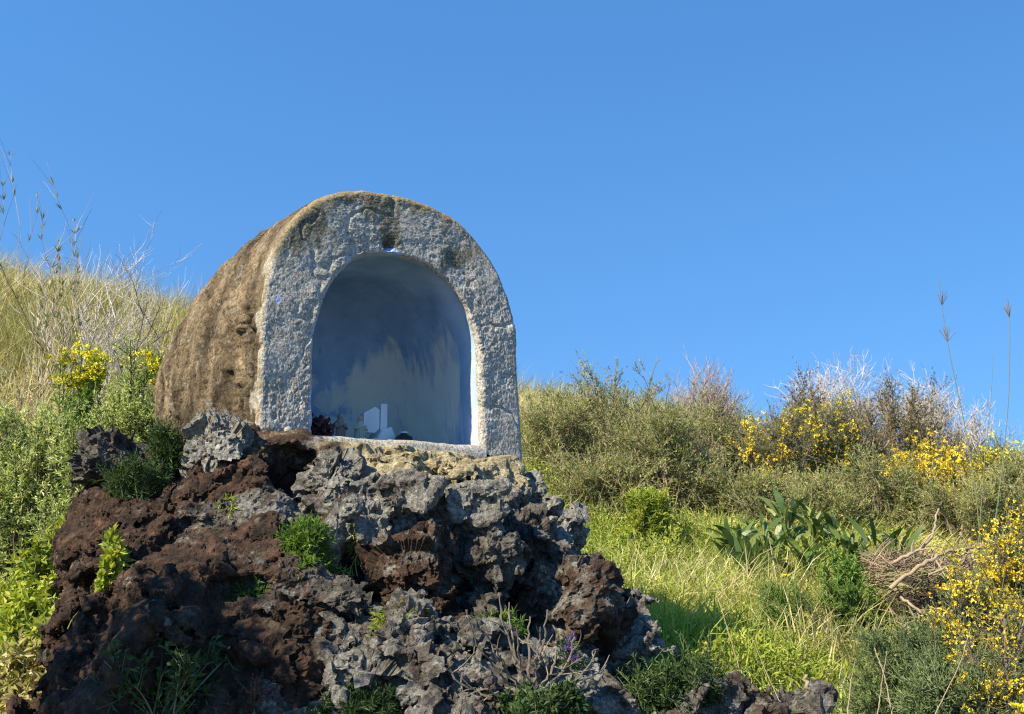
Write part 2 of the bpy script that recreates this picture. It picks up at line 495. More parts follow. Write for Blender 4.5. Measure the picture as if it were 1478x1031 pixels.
def interior_mat():
    m, nt, N, L, b = newmat('blue_limewash')
    tc = N.new('ShaderNodeTexCoord')
    o = tc.outputs['Object']
    blue = ramp(nt, noise(nt, 5, 5, .6, o), [(.3, (.17, .30, .46)), (.7, (.32, .48, .65))])
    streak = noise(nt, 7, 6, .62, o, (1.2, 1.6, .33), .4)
    cloud = noise(nt, 5.2, 6, .58, o, None, .8)
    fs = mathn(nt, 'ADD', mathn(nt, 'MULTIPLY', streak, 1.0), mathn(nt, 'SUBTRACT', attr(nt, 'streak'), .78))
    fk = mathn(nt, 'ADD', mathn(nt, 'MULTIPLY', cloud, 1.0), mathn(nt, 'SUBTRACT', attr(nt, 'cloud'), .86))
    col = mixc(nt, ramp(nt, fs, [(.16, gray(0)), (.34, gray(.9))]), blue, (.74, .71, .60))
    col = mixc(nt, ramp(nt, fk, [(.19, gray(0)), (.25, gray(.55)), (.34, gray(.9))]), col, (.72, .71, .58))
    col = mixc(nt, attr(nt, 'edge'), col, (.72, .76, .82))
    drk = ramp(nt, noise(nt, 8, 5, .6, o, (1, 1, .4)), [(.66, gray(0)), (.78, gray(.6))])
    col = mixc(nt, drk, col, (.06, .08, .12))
    L.new(col, b.inputs['Base Color'])
    b.inputs['Roughness'].default_value = .75
    bp = node(nt, 'ShaderNodeBump', Strength=.35, Distance=.01)
    L.new(noise(nt, 18, 5, .6, o), bp.inputs['Height'])
    L.new(bp.outputs[0], b.inputs['Normal'])
    return m
M['interior'] = interior_mat()

def soil_mat():
    m, nt, N, L, b = newmat('hill_soil')
    col = ramp(nt, noise(nt, 1.3, 8, .65), [(.3, (.06, .055, .02)), (.5, (.12, .10, .04)), (.7, (.20, .16, .075))])
    col = mixc(nt, .5, col, ramp(nt, noise(nt, 18, 6, .7), [(.3, (.03, .035, .012)), (.7, (.17, .14, .06))]))
    L.new(col, b.inputs['Base Color'])
    b.inputs['Roughness'].default_value = .95
    bp = node(nt, 'ShaderNodeBump', Strength=.8, Distance=.04)
    L.new(noise(nt, 25, 8, .7), bp.inputs['Height'])
    L.new(bp.outputs[0], b.inputs['Normal'])
    return m
M['soil'] = soil_mat()

# ------------------------------------------------------------------ hillside
YK = [-300, -5, 2.2, 4, 6, 8, 10, 12.5, 15, 17, 19, 26, 60, 200, 900]
ZK = [-4, 0, 0, .3, .7, 1.15, 1.75, 2.62, 3.48, 3.88, 3.8, 2.4, -2, -8, -20]
TK = [0, 0, 0, .04, .09, .12, .14, .155, .16, .16, .16, .14, 0, 0, 0]
def hz(x, y):
    x, y = np.asarray(x, float), np.asarray(y, float)
    z = np.interp(y, YK, ZK) - np.interp(y, YK, TK) * np.clip(x, -11, 11) * np.where(x < 0, 1 + .42 * sstep(6.5, 11, y), 1)
    p = np.stack([x, y, np.zeros_like(x)], -1)
    near = sstep(120, 30, np.hypot(x, y))
    return z + near * (.16 * fbm(p, .45, 3, 5) + .045 * fbm(p, 2.2, 3, 9))

ax = np.concatenate([np.linspace(-900, -30, 14), np.linspace(-24, -9.5, 30), np.linspace(-9, 9, 230), np.linspace(9.5, 24, 30), np.linspace(30, 900, 14)])
ay = np.concatenate([np.linspace(-300, -6, 12), np.linspace(-5, 2, 20), np.linspace(2.2, 19, 230), np.linspace(19.5, 40, 40), np.linspace(45, 900, 18)])
X, Y = np.meshgrid(ax, ay, indexing='ij')
g = mesh_np('hillside_ground', np.stack([X, Y, hz(X, Y)], -1).reshape(-1, 3), grid_quads(len(ax), len(ay)), None, None, M['soil'], True)
tag(g, kind='structure')

# ------------------------------------------------------------------ the shrine
YAW = math.radians(34.5)
FR = np.array((math.cos(YAW), math.sin(YAW), 0))       # along the face
BK = np.array((-math.sin(YAW), math.cos(YAW), 0))      # into the hill
FL = P(369, 627, 5.2)
d_ = ray(757, 640)
# width so that the right corner falls on px 757
k_ = d_[0] / d_[1]
SW = (k_ * FL[1] - FL[0]) / (FR[0] - k_ * FR[1])
SO = FL + FR * SW / 2
SH = P(545, 290, SO[1] + .1)[2] - SO[2]
HW = SW / 2
SM = Matrix.Translation(Vector(SO)) @ Matrix.Rotation(YAW, 4, 'Z')
def s2w(p): p = np.asarray(p); return SO + p[..., :1] * FR + p[..., 1:2] * BK + p[..., 2:] * np.array((0, 0, 1.))
def w2s(p): q = np.asarray(p) - SO; return np.stack([q @ FR, q @ BK, q[..., 2]], -1)
def ray_local(px, py, c):
    """point of the sight line at depth c behind the face, in shrine coordinates"""
    d = ray(px, py)
    o = np.array((0, 0, EYE))
    t = (c - (o - SO) @ BK) / (d @ BK)
    return w2s(o + d * t)

def arch(n, hw, h, z0, lean, spring, exl, exr, ez=2.0, shear=0.0):
    zs = z0 + (h - z0) * spring
    halves = []
    for ex, lean in ((exl, lean * .2), (exr, lean)):
        a = np.linspace(0, 1, 60)
        lo = np.stack([hw * (1 - lean * a), z0 + (zs - z0) * a], -1)
        t = np.linspace(0, math.pi / 2, 160)[1:]
        up = np.stack([hw * (1 - lean) * np.cos(t) ** (2 / ex), zs + (h - zs) * np.sin(t) ** (2 / ez)], -1)
        halves.append(np.concatenate([lo, up]))
    full = np.concatenate([halves[0] * [-1, 1], halves[1][::-1][1:]])
    full[:, 0] -= shear * hw * np.clip((full[:, 1] - z0) / (h - z0), 0, 1) ** 2
    s = np.concatenate([[0], np.cumsum(np.linalg.norm(np.diff(full, axis=0), axis=1))])
    u = np.linspace(0, s[-1], n)
    return np.stack([np.interp(u, s, full[:, 0]), np.interp(u, s, full[:, 1])], -1)

NU = 600
out = arch(NU, HW, SH, -.12, .045, .46, 2.75, 2.3, 2.0, .035)
inn = arch(NU, HW * .64, SH * .745, -.02, .03, .46, 2.6, 2.15, 2.0, .03)
inn[:, 0] += HW * .01
DL, DI = 2.35, .95
rows = []
NB = 190                                                # outer body, back to front
for y in DL * (1 - np.linspace(0, 1, NB) ** 1.6):
    t = min(max(y / DL, 0), 1)
    sx = (1 - t ** 2.8) ** (1 / 2.2)
    sz = (1 - t ** 2.1) ** (1 / 1.9)
    r = np.zeros((NU, 3)); r[:, 0] = (out[:, 0] - .16 * sstep(0, .8, t) * sstep(0, -HW, out[:, 0])) * max(sx, .002); r[:, 1] = y + .035; r[:, 2] = -.12 + (out[:, 1] + .12) * max(sz, .002)
    rows.append(r)
i_front = len(rows)
NFc = 120                                                # rounded rim, face, rounded inner edge
for w in np.linspace(0, 1, NFc)[1:]:
    c = out * (1 - w) + inn * w
    wid = np.linalg.norm(out - inn, axis=1)
    e = np.minimum(w * wid, .035) / .035
    e2 = np.minimum((1 - w) * wid, .022) / .022
    yy = .035 * (1 - np.sqrt(np.clip(1 - (1 - e) ** 2, 0, 1))) + .022 * (1 - np.sqrt(np.clip(1 - (1 - e2) ** 2, 0, 1)))
    r = np.zeros((NU, 3)); r[:, 0] = c[:, 0]; r[:, 1] = yy; r[:, 2] = c[:, 1]
    rows.append(r)
i_in = len(rows)
NI = 120
for t in np.linspace(0, 1, NI)[1:] ** .85:
    y = .022 + t * DI
    sx = (1 - .06 * t) * max(1 - t ** 5, 0) ** (1 / 3.2)
    sz = (1 - .05 * t) * max(1 - t ** 5, 0) ** (1 / 3.0)
    r = np.zeros((NU, 3)); r[:, 0] = HW * .01 + (inn[:, 0] - HW * .01) * max(sx, .003); r[:, 1] = y; r[:, 2] = -.02 + (inn[:, 1] + .02) * max(sz, .003)
    rows.append(r)
G = np.stack(rows, 0)                                   # (rows, NU, 3)
du, dv = np.gradient(G, axis=1), np.gradient(G, axis=0)
NRM = unit(np.cross(du, dv))
ctr = np.array((0, .75, .45))
if np.sum((G[:i_front] - ctr) * NRM[:i_front]) < 0: NRM = -NRM
ri = np.arange(len(G))[:, None]
front_w = sstep(i_front - 26, i_front - 2, ri) * sstep(i_in + 3, i_in - 3, ri)
body_w = 1 - sstep(i_front - 22, i_front + 3, ri)
in_w = sstep(i_in - 4, i_in + 6, ri)
Gw = G.reshape(-1, 3)
sh = G.shape[:2]
n_lo = fbm(Gw, 3.2, 3, 21).reshape(sh)
n_mid = fbm(Gw, 11, 4, 22).reshape(sh)
n_fine = fbm(Gw, 48, 4, 23, .72).reshape(sh)
rg = ridged(Gw, 9, 4, 24).reshape(sh)
wf = worley(Gw, 95, 3)[0].reshape(sh)
disp = body_w * (.035 * n_lo + .022 * n_mid + .012 * n_fine)
smooth_m = sstep(-.25, .35, fbm(Gw, 3.0, 3, 61).reshape(sh))
crk = sstep(.10, .0, np.abs(fbm(Gw, 4.0, 4, 62)).reshape(sh)) * sstep(.0, .3, fbm(Gw, 2.0, 2, 63).reshape(sh))
chip = sstep(.30, .12, worley(Gw, 13, 64)[0].reshape(sh)) * sstep(.1, .4, fbm(Gw, 3.5, 2, 65).reshape(sh))
disp = disp - front_w * (.006 * crk + .012 * chip)
disp = disp + front_w * (.35 + .65 * smooth_m) * (.020 * n_lo + .007 * n_mid + .006 * n_fine - .004 * (wf - .5))
disp = disp + in_w * (.012 * n_lo + .004 * n_mid)
# broken plaster along the left shoulder and the lower flank
gx, gy, gz = G[..., 0], G[..., 1], G[..., 2]
left = sstep(0, -.2, gx)
flank = body_w * left * sstep(.42, .10, gy) * sstep(.80, .55, gz)
disp = disp - flank * .07 * sstep(.05, .55, rg) + flank * .06 * n_mid + flank * .06 * facets(Gw, 16, 77)[0].reshape(sh)
disp = disp - body_w * .022 * sstep(.42, .20, worley(Gw * [1, 1, .8], 6.5, 78)[0].reshape(sh)) * sstep(.1, .5, n_lo) - body_w * .02 * sstep(.25, .1, worley(Gw, 9, 79)[0].reshape(sh))
ledge = body_w * left * np.exp(-((gy - .34) / .06) ** 2) * sstep(.75, .5, gz)
disp = disp - ledge * .03
edge_dist = np.minimum(np.abs(gz - 0), 9)
G2 = G + NRM * disp[..., None]
# attributes
upz = sstep(.70, 1.0, gz / SH)
hole = lambda px, py, r: np.exp(-np.sum((Gw - ray_local(px, py, 0.0)) ** 2, 1).reshape(sh) / r ** 2)
wpos = (ri - i_front) / float(NFc)
outer_e = front_w * sstep(.45, .0, wpos)
moss = .17 + .16 * outer_e * sstep(.3, .9, gz / SH) + .14 * sstep(.5, .95, gz / SH) + (.35 + .5 * n_mid) * hole(563, 352, .09) + (.34 + .6 * n_mid) * hole(657, 372, .11) + .22 * hole(548, 300, .10) + .24 * hole(430, 340, .16) + .13 * (n_lo > .1) * sstep(.4, .9, gz / SH) + .25 * hole(395, 560, .16)
moss = moss - .12 * sstep(.2, .5, gx)
G2 = G2 + NRM * (-(.05 * hole(563, 352, .028) + .006 * hole(655, 372, .05) + .015 * hole(640, 395, .02)) * front_w)[..., None]
ochre = .19 + .42 * outer_e * upz + .4 * front_w * sstep(.12, 0, wpos) + .18 * hole(640, 380, .1)
blue = .05 + .75 * hole(568, 366, .035) + .7 * hole(402, 433, .03) + .55 * front_w * sstep(.82, 1.0, wpos) * sstep(.2, -.1, gx) * .9 + .4 * hole(630, 400, .05)
paleb = .10 + .6 * hole(385, 378, .10) + .55 * hole(376, 462, .10) + .6 * hole(372, 570, .11) + .42 * body_w * sstep(.13, .03, gy) - .5 * upz * body_w
mossb = .26 + .34 * sstep(.45, .0, gz) + .3 * ledge + .2 * flank + .25 * np.exp(-((gy - .45) / .1) ** 2) * sstep(.8, .5, gz)
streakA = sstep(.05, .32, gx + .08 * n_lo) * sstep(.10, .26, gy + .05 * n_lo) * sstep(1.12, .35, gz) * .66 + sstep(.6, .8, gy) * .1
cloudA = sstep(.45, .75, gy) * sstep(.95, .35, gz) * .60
edge_litA = in_w * np.maximum(sstep(.06, .02, gy) * .9, .42 * sstep(.22, .05, gy) * sstep(.1, .3, gx)) + 0 * gx  # whitish chipped rim, plus the right reveal's sunlit strip painted in
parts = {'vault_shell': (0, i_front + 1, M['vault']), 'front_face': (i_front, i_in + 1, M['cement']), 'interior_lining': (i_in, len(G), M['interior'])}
shrine = empty('votive_shrine', SO, 'arched cement roadside shrine with blue painted niche standing on the lava rock outcrop', 'shrine', rz=YAW)
for nm, (a, bq, mt) in parts.items():
    sub = lambda z: z[a:bq].reshape(-1)
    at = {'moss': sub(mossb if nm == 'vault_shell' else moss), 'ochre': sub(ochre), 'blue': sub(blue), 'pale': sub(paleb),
          'streak': sub(streakA), 'cloud': sub(cloudA), 'edge': sub(edge_litA + 0 * gx)}
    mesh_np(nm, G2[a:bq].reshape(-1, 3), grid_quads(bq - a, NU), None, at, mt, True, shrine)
# niche floor, its pale rounded lip is the sill
nx, ny = 150, 80
ux = np.linspace(-HW * .66, HW * .67, nx)
prof = [(.10, -.10), (.0, -.10), (-.012, -.06), (-.008, -.015), (.004, -.001), (.03, .006)] + [(y, .008) for y in np.linspace(.06, DI + .05, ny)]
prof = np.array(prof)
FG = np.zeros((nx, len(prof), 3)); FG[..., 0] = ux[:, None]; FG[..., 1] = prof[:, 0]; FG[..., 2] = prof[:, 1]
FG[..., 2] += .010 * fbm(FG.reshape(-1, 3), 9, 4, 31).reshape(FG.shape[:2]) + .01
FG[..., 1] += .010 * fbm(FG.reshape(-1, 3), 12, 4, 32).reshape(FG.shape[:2])
fl_at = {'moss': np.full(FG[..., 0].size, .1), 'ochre': np.full(FG[..., 0].size, .1), 'blue': np.full(FG[..., 0].size, .2)}
mesh_np('sill', FG.reshape(-1, 3), grid_quads(nx, len(prof)), None, fl_at, M['cement'], True, shrine)
# a small round cap plastered into the lower left of the face
kp = ray_local(416, 622, -.02)
bm = bmesh.new()
bmesh.ops.create_icosphere(bm, subdivisions=3, radius=.021, matrix=Matrix.Translation(Vector(kp)) @ Matrix.Scale(.7, 4, (0, 1, 0)))
me = bpy.data.meshes.new('round_cap'); bm.to_mesh(me); bm.free()
for p in me.polygons: p.use_smooth = True
M['whiteplaster'] = plain_mat('white_plaster', [(.2, (.42, .44, .46)), (.8, (.66, .68, .70))], scale=40)
me.materials.append(M['cement'])
kc = bpy.data.objects.new('round_cap', me); COL.objects.link(kc); kc.parent = shrine

# ------------------------------------------------------------------ lava outcrop as a sampled solid
VX = .0182
lo = np.array((-3.0, 3.5, -.25)); hi = np.array((2.2, 7.9, SO[2] + .30))
dims = np.ceil((hi - lo) / VX).astype(int)
gx_, gy_, gz_ = [lo[i] + np.arange(dims[i]) * VX for i in range(3)]
sdf = np.full(dims, 1.0, np.float32)
def block(c, r, k=.08, sub=False, rz=0.0, box=False, e=.1):
    """ellipsoid or rounded box merged into (or cut out of) the solid"""
    global sdf
    c, r = np.asarray(c, float), np.asarray(r, float)
    R = r.max() * 1.5 + .35
    sl = []
    for i, ax_ in enumerate((gx_, gy_, gz_)):
        a = np.searchsorted(ax_, c[i] - R); b2 = np.searchsorted(ax_, c[i] + R)
        sl.append(slice(a, b2))
    x, y, z = np.meshgrid(gx_[sl[0]] - c[0], gy_[sl[1]] - c[1], gz_[sl[2]] - c[2], indexing='ij', sparse=True)
    cs, sn = math.cos(rz), math.sin(rz)
    xr, yr = x * cs + y * sn, -x * sn + y * cs
    if box:
        qx, qy, qz = np.abs(xr) - r[0] + e, np.abs(yr) - r[1] + e, np.abs(z) - r[2] + e
        d = np.sqrt(np.maximum(qx, 0) ** 2 + np.maximum(qy, 0) ** 2 + np.maximum(qz, 0) ** 2) + np.minimum(np.maximum(np.maximum(qx, qy), qz), 0) - e
    else:
        kk = np.sqrt((xr / r[0]) ** 2 + (yr / r[1]) ** 2 + (z / r[2]) ** 2)
        d = (kk - 1) * r.min() * (1 + .0 * kk)
    d = d.astype(np.float32)
    s = sdf[sl[0], sl[1], sl[2]]
    if sub:
        d = -d
        h = np.maximum(k - np.abs(s - d), 0) / k
        sdf[sl[0], sl[1], sl[2]] = np.maximum(s, d) + h * h * k * .25
    else:
        h = np.maximum(k - np.abs(s - d), 0) / k
        sdf[sl[0], sl[1], sl[2]] = np.minimum(s, d) - h * h * k * .25
zb = SO[2]
block(s2w((-.09, .68, -.80)), (HW - .05, .80, .80 + .02), rz=YAW, box=True, e=.12)      # plinth under the shrine
block(s2w((-.12, .02, -.545)), (HW - .14, .24, .52), .10, rz=YAW, box=True, e=.10)        # its front ledge
block(s2w((.40, .02, -.13)), (.29, .15, .11), .06, rz=YAW, box=True, e=.07)
block(s2w((.06, .10, -.95)), (HW * .55, .34, .75), .15, rz=YAW, box=True, e=.2)
block(s2w((-.35, .9, -1.6)), (1.2, 1.2, .95), .3, rz=YAW)
for px, py, yy, rx, ry, rz_, k in (
    (590, 805, 5.25, .53, .42, .52, .15), (440, 800, 5.15, .42, .42, .45, .15), (330, 690, 5.45, .34, .40, .30, .1),
    (262, 790, 5.25, .50, .45, .48, .15), (203, 700, 5.35, .18, .34, .24, .08), (212, 790, 5.25, .20, .35, .32, .1),
    (330, 880, 4.85, .62, .42, .36, .2), (250, 960, 4.75, .38, .40, .34, .15), (185, 1060, 4.45, .22, .5, .30, .1), (238, 930, 4.5, .17, .45, .30, .12), (300, 1030, 4.5, .75, .40, .34, .2),
    (520, 960, 4.75, .50, .38, .34, .12), (620, 1030, 4.5, .60, .36, .26, .12),
    (812, 890, 5.35, .20, .28, .22, .06), (850, 940, 5.3, .24, .30, .16, .06), (780, 1000, 4.9, .38, .35, .20, .1),
    (940, 1045, 5.4, .34, .40, .14, .1), (700, 760, 5.75, .15, .30, .36, .08), (755, 830, 5.6, .17, .3, .25, .08)):
    block(P(px, py, yy), (rx, ry, rz_), k)
for px, py, yy, rx, ry, rz_ in ((735, 880, 5.0, .26, .42, .13), (700, 930, 4.85, .16, .38, .10), (520, 850, 4.82, .07, .22, .16), (560, 745, 4.95, .07, .18, .05),
                                (405, 690, 4.98, .14, .20, .08), (425, 650, 5.02, .10, .15, .05), (150, 850, 4.9, .10, .30, .16), (690, 760, 5.1, .05, .2, .12), (215, 700, 5.05, .10, .16, .06), (890, 735, 5.5, .20, .60, .30), (925, 800, 5.4, .16, .50, .2)):
    block(P(px, py, yy), (rx, ry, rz_), .05, sub=True)
band = np.argwhere(np.abs(sdf) < .24)
bp_ = lo + band * VX
right = sstep(-1.05, -.45, bp_[:, 0])
wp_ = bp_ + .06 * np.stack([vnoise(bp_, 3.5, s_) for s_ in (41, 42, 43)], -1)
t1, c1, i1 = facets(wp_ * [1, 1, 1.2], 2.7, 50)
t2, c2, i2 = facets(wp_ * [1, 1, 1.2], 6.5, 60)
v = sdf[tuple(band.T)]
qb = w2s(bp_)
ledge_w = sstep(-.30, -.10, qb[:, 2]) * sstep(.5, .3, qb[:, 1]) * sstep(HW * 1.1, HW * .9, np.abs(qb[:, 0]))
amp = (.28 + .72 * right) * (1 - .85 * ledge_w)
v = v + amp * (.26 * t1 + .07 * sstep(.07, .0, c1) - .13 * (i1 - .5)) + (.35 + .65 * right) * (1 - .6 * ledge_w) * (0.085 * t2 + .03 * sstep(.07, 0, c2) - .045 * (i2 - .5))
v = v + .06 * fbm(bp_, 2.3, 3, 70) + .018 * ridged(bp_ * [1, 1, 1.3], 6.0, 3, 75)
sdf[tuple(band.T)] = v
sdf[[0, -1]] = 1; sdf[:, [0, -1]] = 1; sdf[:, :, [-1]] = 1
# nothing of the rock inside the niche or in front of its sill
ii = np.argwhere(sdf < 0)
q = w2s(lo + ii * VX)
m_ = (q[:, 2] > -.045) & (np.abs(q[:, 0]) < HW * .97) & (q[:, 1] < 1.3) & (q[:, 1] > -.015)
m_ |= (q[:, 2] > .05) & (np.abs(q[:, 0]) < HW + .3)
m_ |= (q[:, 2] > -.04) & (q[:, 1] < .02) & (q[:, 1] > -.5) & (q[:, 0] > -HW * .66)
sdf[tuple(ii[m_].T)] = .004

def surface_nets(f, org, h):
    s = f < 0
    n = np.array(f.shape) - 1
    cnt = np.zeros(n, np.uint8)
    offs = [(i, j, k) for i in (0, 1) for j in (0, 1) for k in (0, 1)]
    for i, j, k in offs: cnt += s[i:n[0] + i, j:n[1] + j, k:n[2] + k]
    act = np.argwhere((cnt > 0) & (cnt < 8))
    val = np.stack([f[act[:, 0] + i, act[:, 1] + j, act[:, 2] + k] for i, j, k in offs], 1)
    acc, num = np.zeros((len(act), 3)), np.zeros(len(act))
    for a in range(8):
        for b2 in range(a + 1, 8):
            oa, ob = np.array(offs[a]), np.array(offs[b2])
            if np.abs(oa - ob).sum() != 1: continue
            va, vb = val[:, a], val[:, b2]
            c = (va < 0) != (vb < 0)
            t = np.where(c, va / np.where(c, va - vb, 1), 0)
            acc += c[:, None] * (oa + t[:, None] * (ob - oa)); num += c
    V = org + (act + acc / num[:, None]) * h
    idx = np.full(n, -1, np.int64); idx[tuple(act.T)] = np.arange(len(act))
    Q = []
    for axis in range(3):
        sl0 = [slice(None)] * 3; sl1 = [slice(None)] * 3
        sl0[axis] = slice(0, -1); sl1[axis] = slice(1, None)
        a, b2 = s[tuple(sl0)], s[tuple(sl1)]
        e = np.argwhere(a != b2)
        u, w = [x_ for x_ in range(3) if x_ != axis]
        ok = (e[:, u] > 0) & (e[:, w] > 0) & (e[:, u] < n[u]) & (e[:, w] < n[w]) & (e[:, axis] < n[axis])
        e = e[ok]
        def cell(duu, dww):
            c = e.copy(); c[:, u] += duu; c[:, w] += dww
            return idx[tuple(c.T)]
        q4 = np.stack([cell(-1, -1), cell(0, -1), cell(0, 0), cell(-1, 0)], 1)
        fl = a[tuple(e.T)]
        if axis == 1: fl = ~fl
        q4[~fl] = q4[~fl][:, ::-1]
        Q.append(q4)
    Q = np.concatenate(Q)
    return V, Q[(Q >= 0).all(1)]

def vnormals(V, Q):
    fn = np.cross(V[Q[:, 2]] - V[Q[:, 0]], V[Q[:, 3]] - V[Q[:, 1]])
    n = np.zeros_like(V)
    for k in range(4):
        for c in range(3): n[:, c] += np.bincount(Q[:, k], fn[:, c], len(V))
    return unit(n)

def subdivide(V, Q):
    e = np.sort(np.stack([Q, np.roll(Q, -1, 1)], -1).reshape(-1, 2), 1)
    key = e[:, 0] * len(V) + e[:, 1]
    uq, inv = np.unique(key, return_inverse=True)
    ev = (V[uq // len(V)] + V[uq % len(V)]) / 2
    inv = inv.reshape(-1, 4) + len(V)
    fc = V[Q].mean(1)
    fi = len(V) + len(uq) + np.arange(len(Q))
    Q2 = np.concatenate([np.stack([Q[:, k], inv[:, k], fi, inv[:, k - 1]], 1) for k in range(4)])
    return np.concatenate([V, ev, fc]), Q2

RV, RQ = surface_nets(sdf, lo, VX)
gq = hz(RV[:, 0], RV[:, 1])
okf = (RV[RQ][:, :, 2] > gq[RQ] - .1).any(1)
RQ = RQ[okf]
lab = np.arange(len(RV))                                # keep the one connected body
while True:
    nl_ = lab.copy()
    np.minimum.at(nl_, RQ, np.repeat(lab[RQ].min(1)[:, None], 4, 1))
    nl_ = nl_[nl_]
    if (nl_ == lab).all(): break
    lab = nl_
main_l = np.bincount(lab[RQ[:, 0]]).argmax()
RQ = RQ[lab[RQ[:, 0]] == main_l]
RV, RQ = subdivide(RV, RQ)
us, inv_ = np.unique(RQ, return_inverse=True)
RV, RQ = RV[us], inv_.reshape(-1, 4)
def rock_detail(V, Qd, seed, a=1.0, base=None):
    n = vnormals(V, Qd)
    md = .55 + .75 * sstep(-.35, .45, fbm(V, 1.9, 2, seed + 40))          # quiet faces beside broken ones
    lw_ = sstep(-.55, -.95, V[:, 0])                                       # the streaky slab on the left
    sv = np.array((.50, -.35, .79)); sv /= np.linalg.norm(sv)
    Vs = V - .8 * (V @ sv)[:, None] * sv
    rough = .013 * (ridged(V, 10, 5, seed, .66) - .35) + .008 * fbm(V, 42, 3, seed + 3, .7) - .005 * sstep(.34, .1, worley(V, 40, seed + 5)[0]) + .055 * facets(V, 8, seed + 9)[0] + .017 * facets(V, 20, seed + 19)[0]
    slab = .015 * (ridged(Vs, 14, 4, seed, .62) - .35) + .007 * fbm(V, 40, 3, seed + 3, .7) + .016 * facets(V, 14, seed + 9)[0] - .004 * sstep(.34, .08, worley(V, 40, seed + 5)[0]) + .012 * facets(V, 28, seed + 29)[0]
    d = md * (rough * (1 - lw_) + slab * lw_)
    return V + n * (a * d)[:, None]
cal = (sstep(.02, .12, np.abs(w2s(RV)[:, 2] + .03)) * .75 + .25) * (1 - .5 * sstep(-.26, -.1, w2s(RV)[:, 2]) * sstep(-HW * .75, -HW * .5, w2s(RV)[:, 0]))
RV = RV + (rock_detail(RV, RQ, 80) - RV) * cal[:, None]
ql = w2s(RV)
flat_ = (ql[:, 2] > -.012) & (np.abs(ql[:, 0]) < HW * 1.02) & (ql[:, 0] > -HW * .68) & (ql[:, 1] < .4) & (ql[:, 1] > -.7)
RV[flat_, 2] = SO[2] - .012 + .012 * fbm(RV[flat_], 20, 3, 88)
ql = w2s(RV)
g_at = lambda px, py, yy, r: np.exp(-np.sum((RV - P(px, py, yy)) ** 2, 1) / r ** 2)
red = .62 * sstep(-.55, -1.1, RV[:, 0] + .25 * vnoise(RV, 2.0, 91)) + .25 + .5 * g_at(860, 890, 5.2, .3) + .35 * g_at(600, 850, 4.9, .25) + .3 * g_at(450, 650, 5.0, .2) - .35 * g_at(430, 880, 4.8, .3)
pale = .10 + .42 * sstep(-1.2, -.5, RV[:, 0]) + .35 * sstep(-.5, -.1, ql[:, 2]) * sstep(-.3, .1, ql[:, 0]) + .75 * g_at(322, 640, 5.35, .13) + .6 * g_at(300, 700, 5.2, .12) + .35 * g_at(790, 720, 5.7, .2) + .5 * g_at(810, 800, 5.5, .14) - .5 * g_at(705, 800, 5.1, .22) - .4 * g_at(735, 880, 5.0, .3)
wv = RV + .06 * np.stack([vnoise(RV, 3.5, s_) for s_ in (41, 42, 43)], -1)
low_shade = sstep(1.6, 1.2, RV[:, 2])  # lower rock browner and less pale: its partial shade put into the colour
red = red - .06 + .12 * low_shade
pale = pale + .06 - .10 * low_shade + .12 * sstep(1.4, 1.6, RV[:, 2]) * sstep(-.8, -.3, RV[:, 0])
idb, idb2 = facets(wv * [1, 1, 1.2], 2.7, 50)[2], facets(wv * [1, 1, 1.2], 6.5, 60)[2]
red = red + .55 * (idb - .5) + .2 * (idb2 - .5)
pale = pale + .35 * (.5 - idb) + .25 * (idb2 - .5)
cream = 1.25 * sstep(-.34, -.08, ql[:, 2]) * sstep(.35, .1, ql[:, 1]) * (.35 + .65 * sstep(-.55, -.2, ql[:, 0])) * sstep(HW * 1.1, HW * .8, ql[:, 0])
mossr = .3 + .6 * g_at(190, 690, 5.1, .2) + .35 * sstep(1.35, 1.0, RV[:, 2]) * sstep(-.2, .6, RV[:, 0])
outcrop = mesh_np('lava_outcrop', RV, RQ, None, {'red': red, 'pale': pale, 'cream': cream, 'moss': mossr}, M['rock'], False)
tag(outcrop, 'massive dark lava rock outcrop carrying the cement shrine', 'rock')

# ------------------------------------------------------------------ separate boulders lodged in and around the outcrop
bm = bmesh.new(); bmesh.ops.create_icosphere(bm, subdivisions=6, radius=1.0)
ICO_V = np.array([v_.co[:] for v_ in bm.verts], np.float32)
ICO_T = np.array([[v_.index for v_ in f_.verts] for f_ in bm.faces]); bm.free()
def boulder(px, py, yy, w, h, dp, seed, label, redness=.2, paleness=.3, rz=0.0, flat=9):
    rng = np.random.default_rng(seed)
    n = unit(rng.normal(size=(flat, 3)))
    off = rng.uniform(.62, .95, flat)
    dd = ICO_V @ n.T
    r = np.min(np.where(dd > .05, off / np.maximum(dd, .05), 9), axis=1)
    r = np.minimum(r, 1.25)
    V = ICO_V * r[:, None]
    V = V + ICO_V * (.10 * fbm(ICO_V + seed * 3.1, 1.6, 3, seed))[:, None]
    sx, sy, sz = w * yy / F_PX / 2, dp / 2, h * yy / F_PX / 2
    V = V * [sx, sy, sz]
    V = V + unit(V) * (.034 * (ridged(V + seed, 8, 5, seed, .68) - .35) + .06 * facets(V + seed, 9, seed)[0] + .018 * facets(V + seed, 24, seed)[0] + .010 * fbm(V, 40, 4, seed, .65) - .005 * sstep(.32, .05, worley(V + seed, 40, seed)[0]))[:, None]
    c, s_ = math.cos(rz), math.sin(rz)
    V = V @ np.array([[c, s_, 0], [-s_, c, 0], [0, 0, 1]])
    k = len(V)
    o = mesh_np('lava_boulder', V, None, ICO_T, {'red': np.full(k, redness), 'pale': np.full(k, paleness), 'cream': np.full(k, .45 if paleness >= 1 else 0.0), 'moss': np.full(k, .3)}, M['rock'], False)
    o.location = P(px, py, yy)
    return tag(o, label, 'boulder', 'loose boulders of the outcrop')
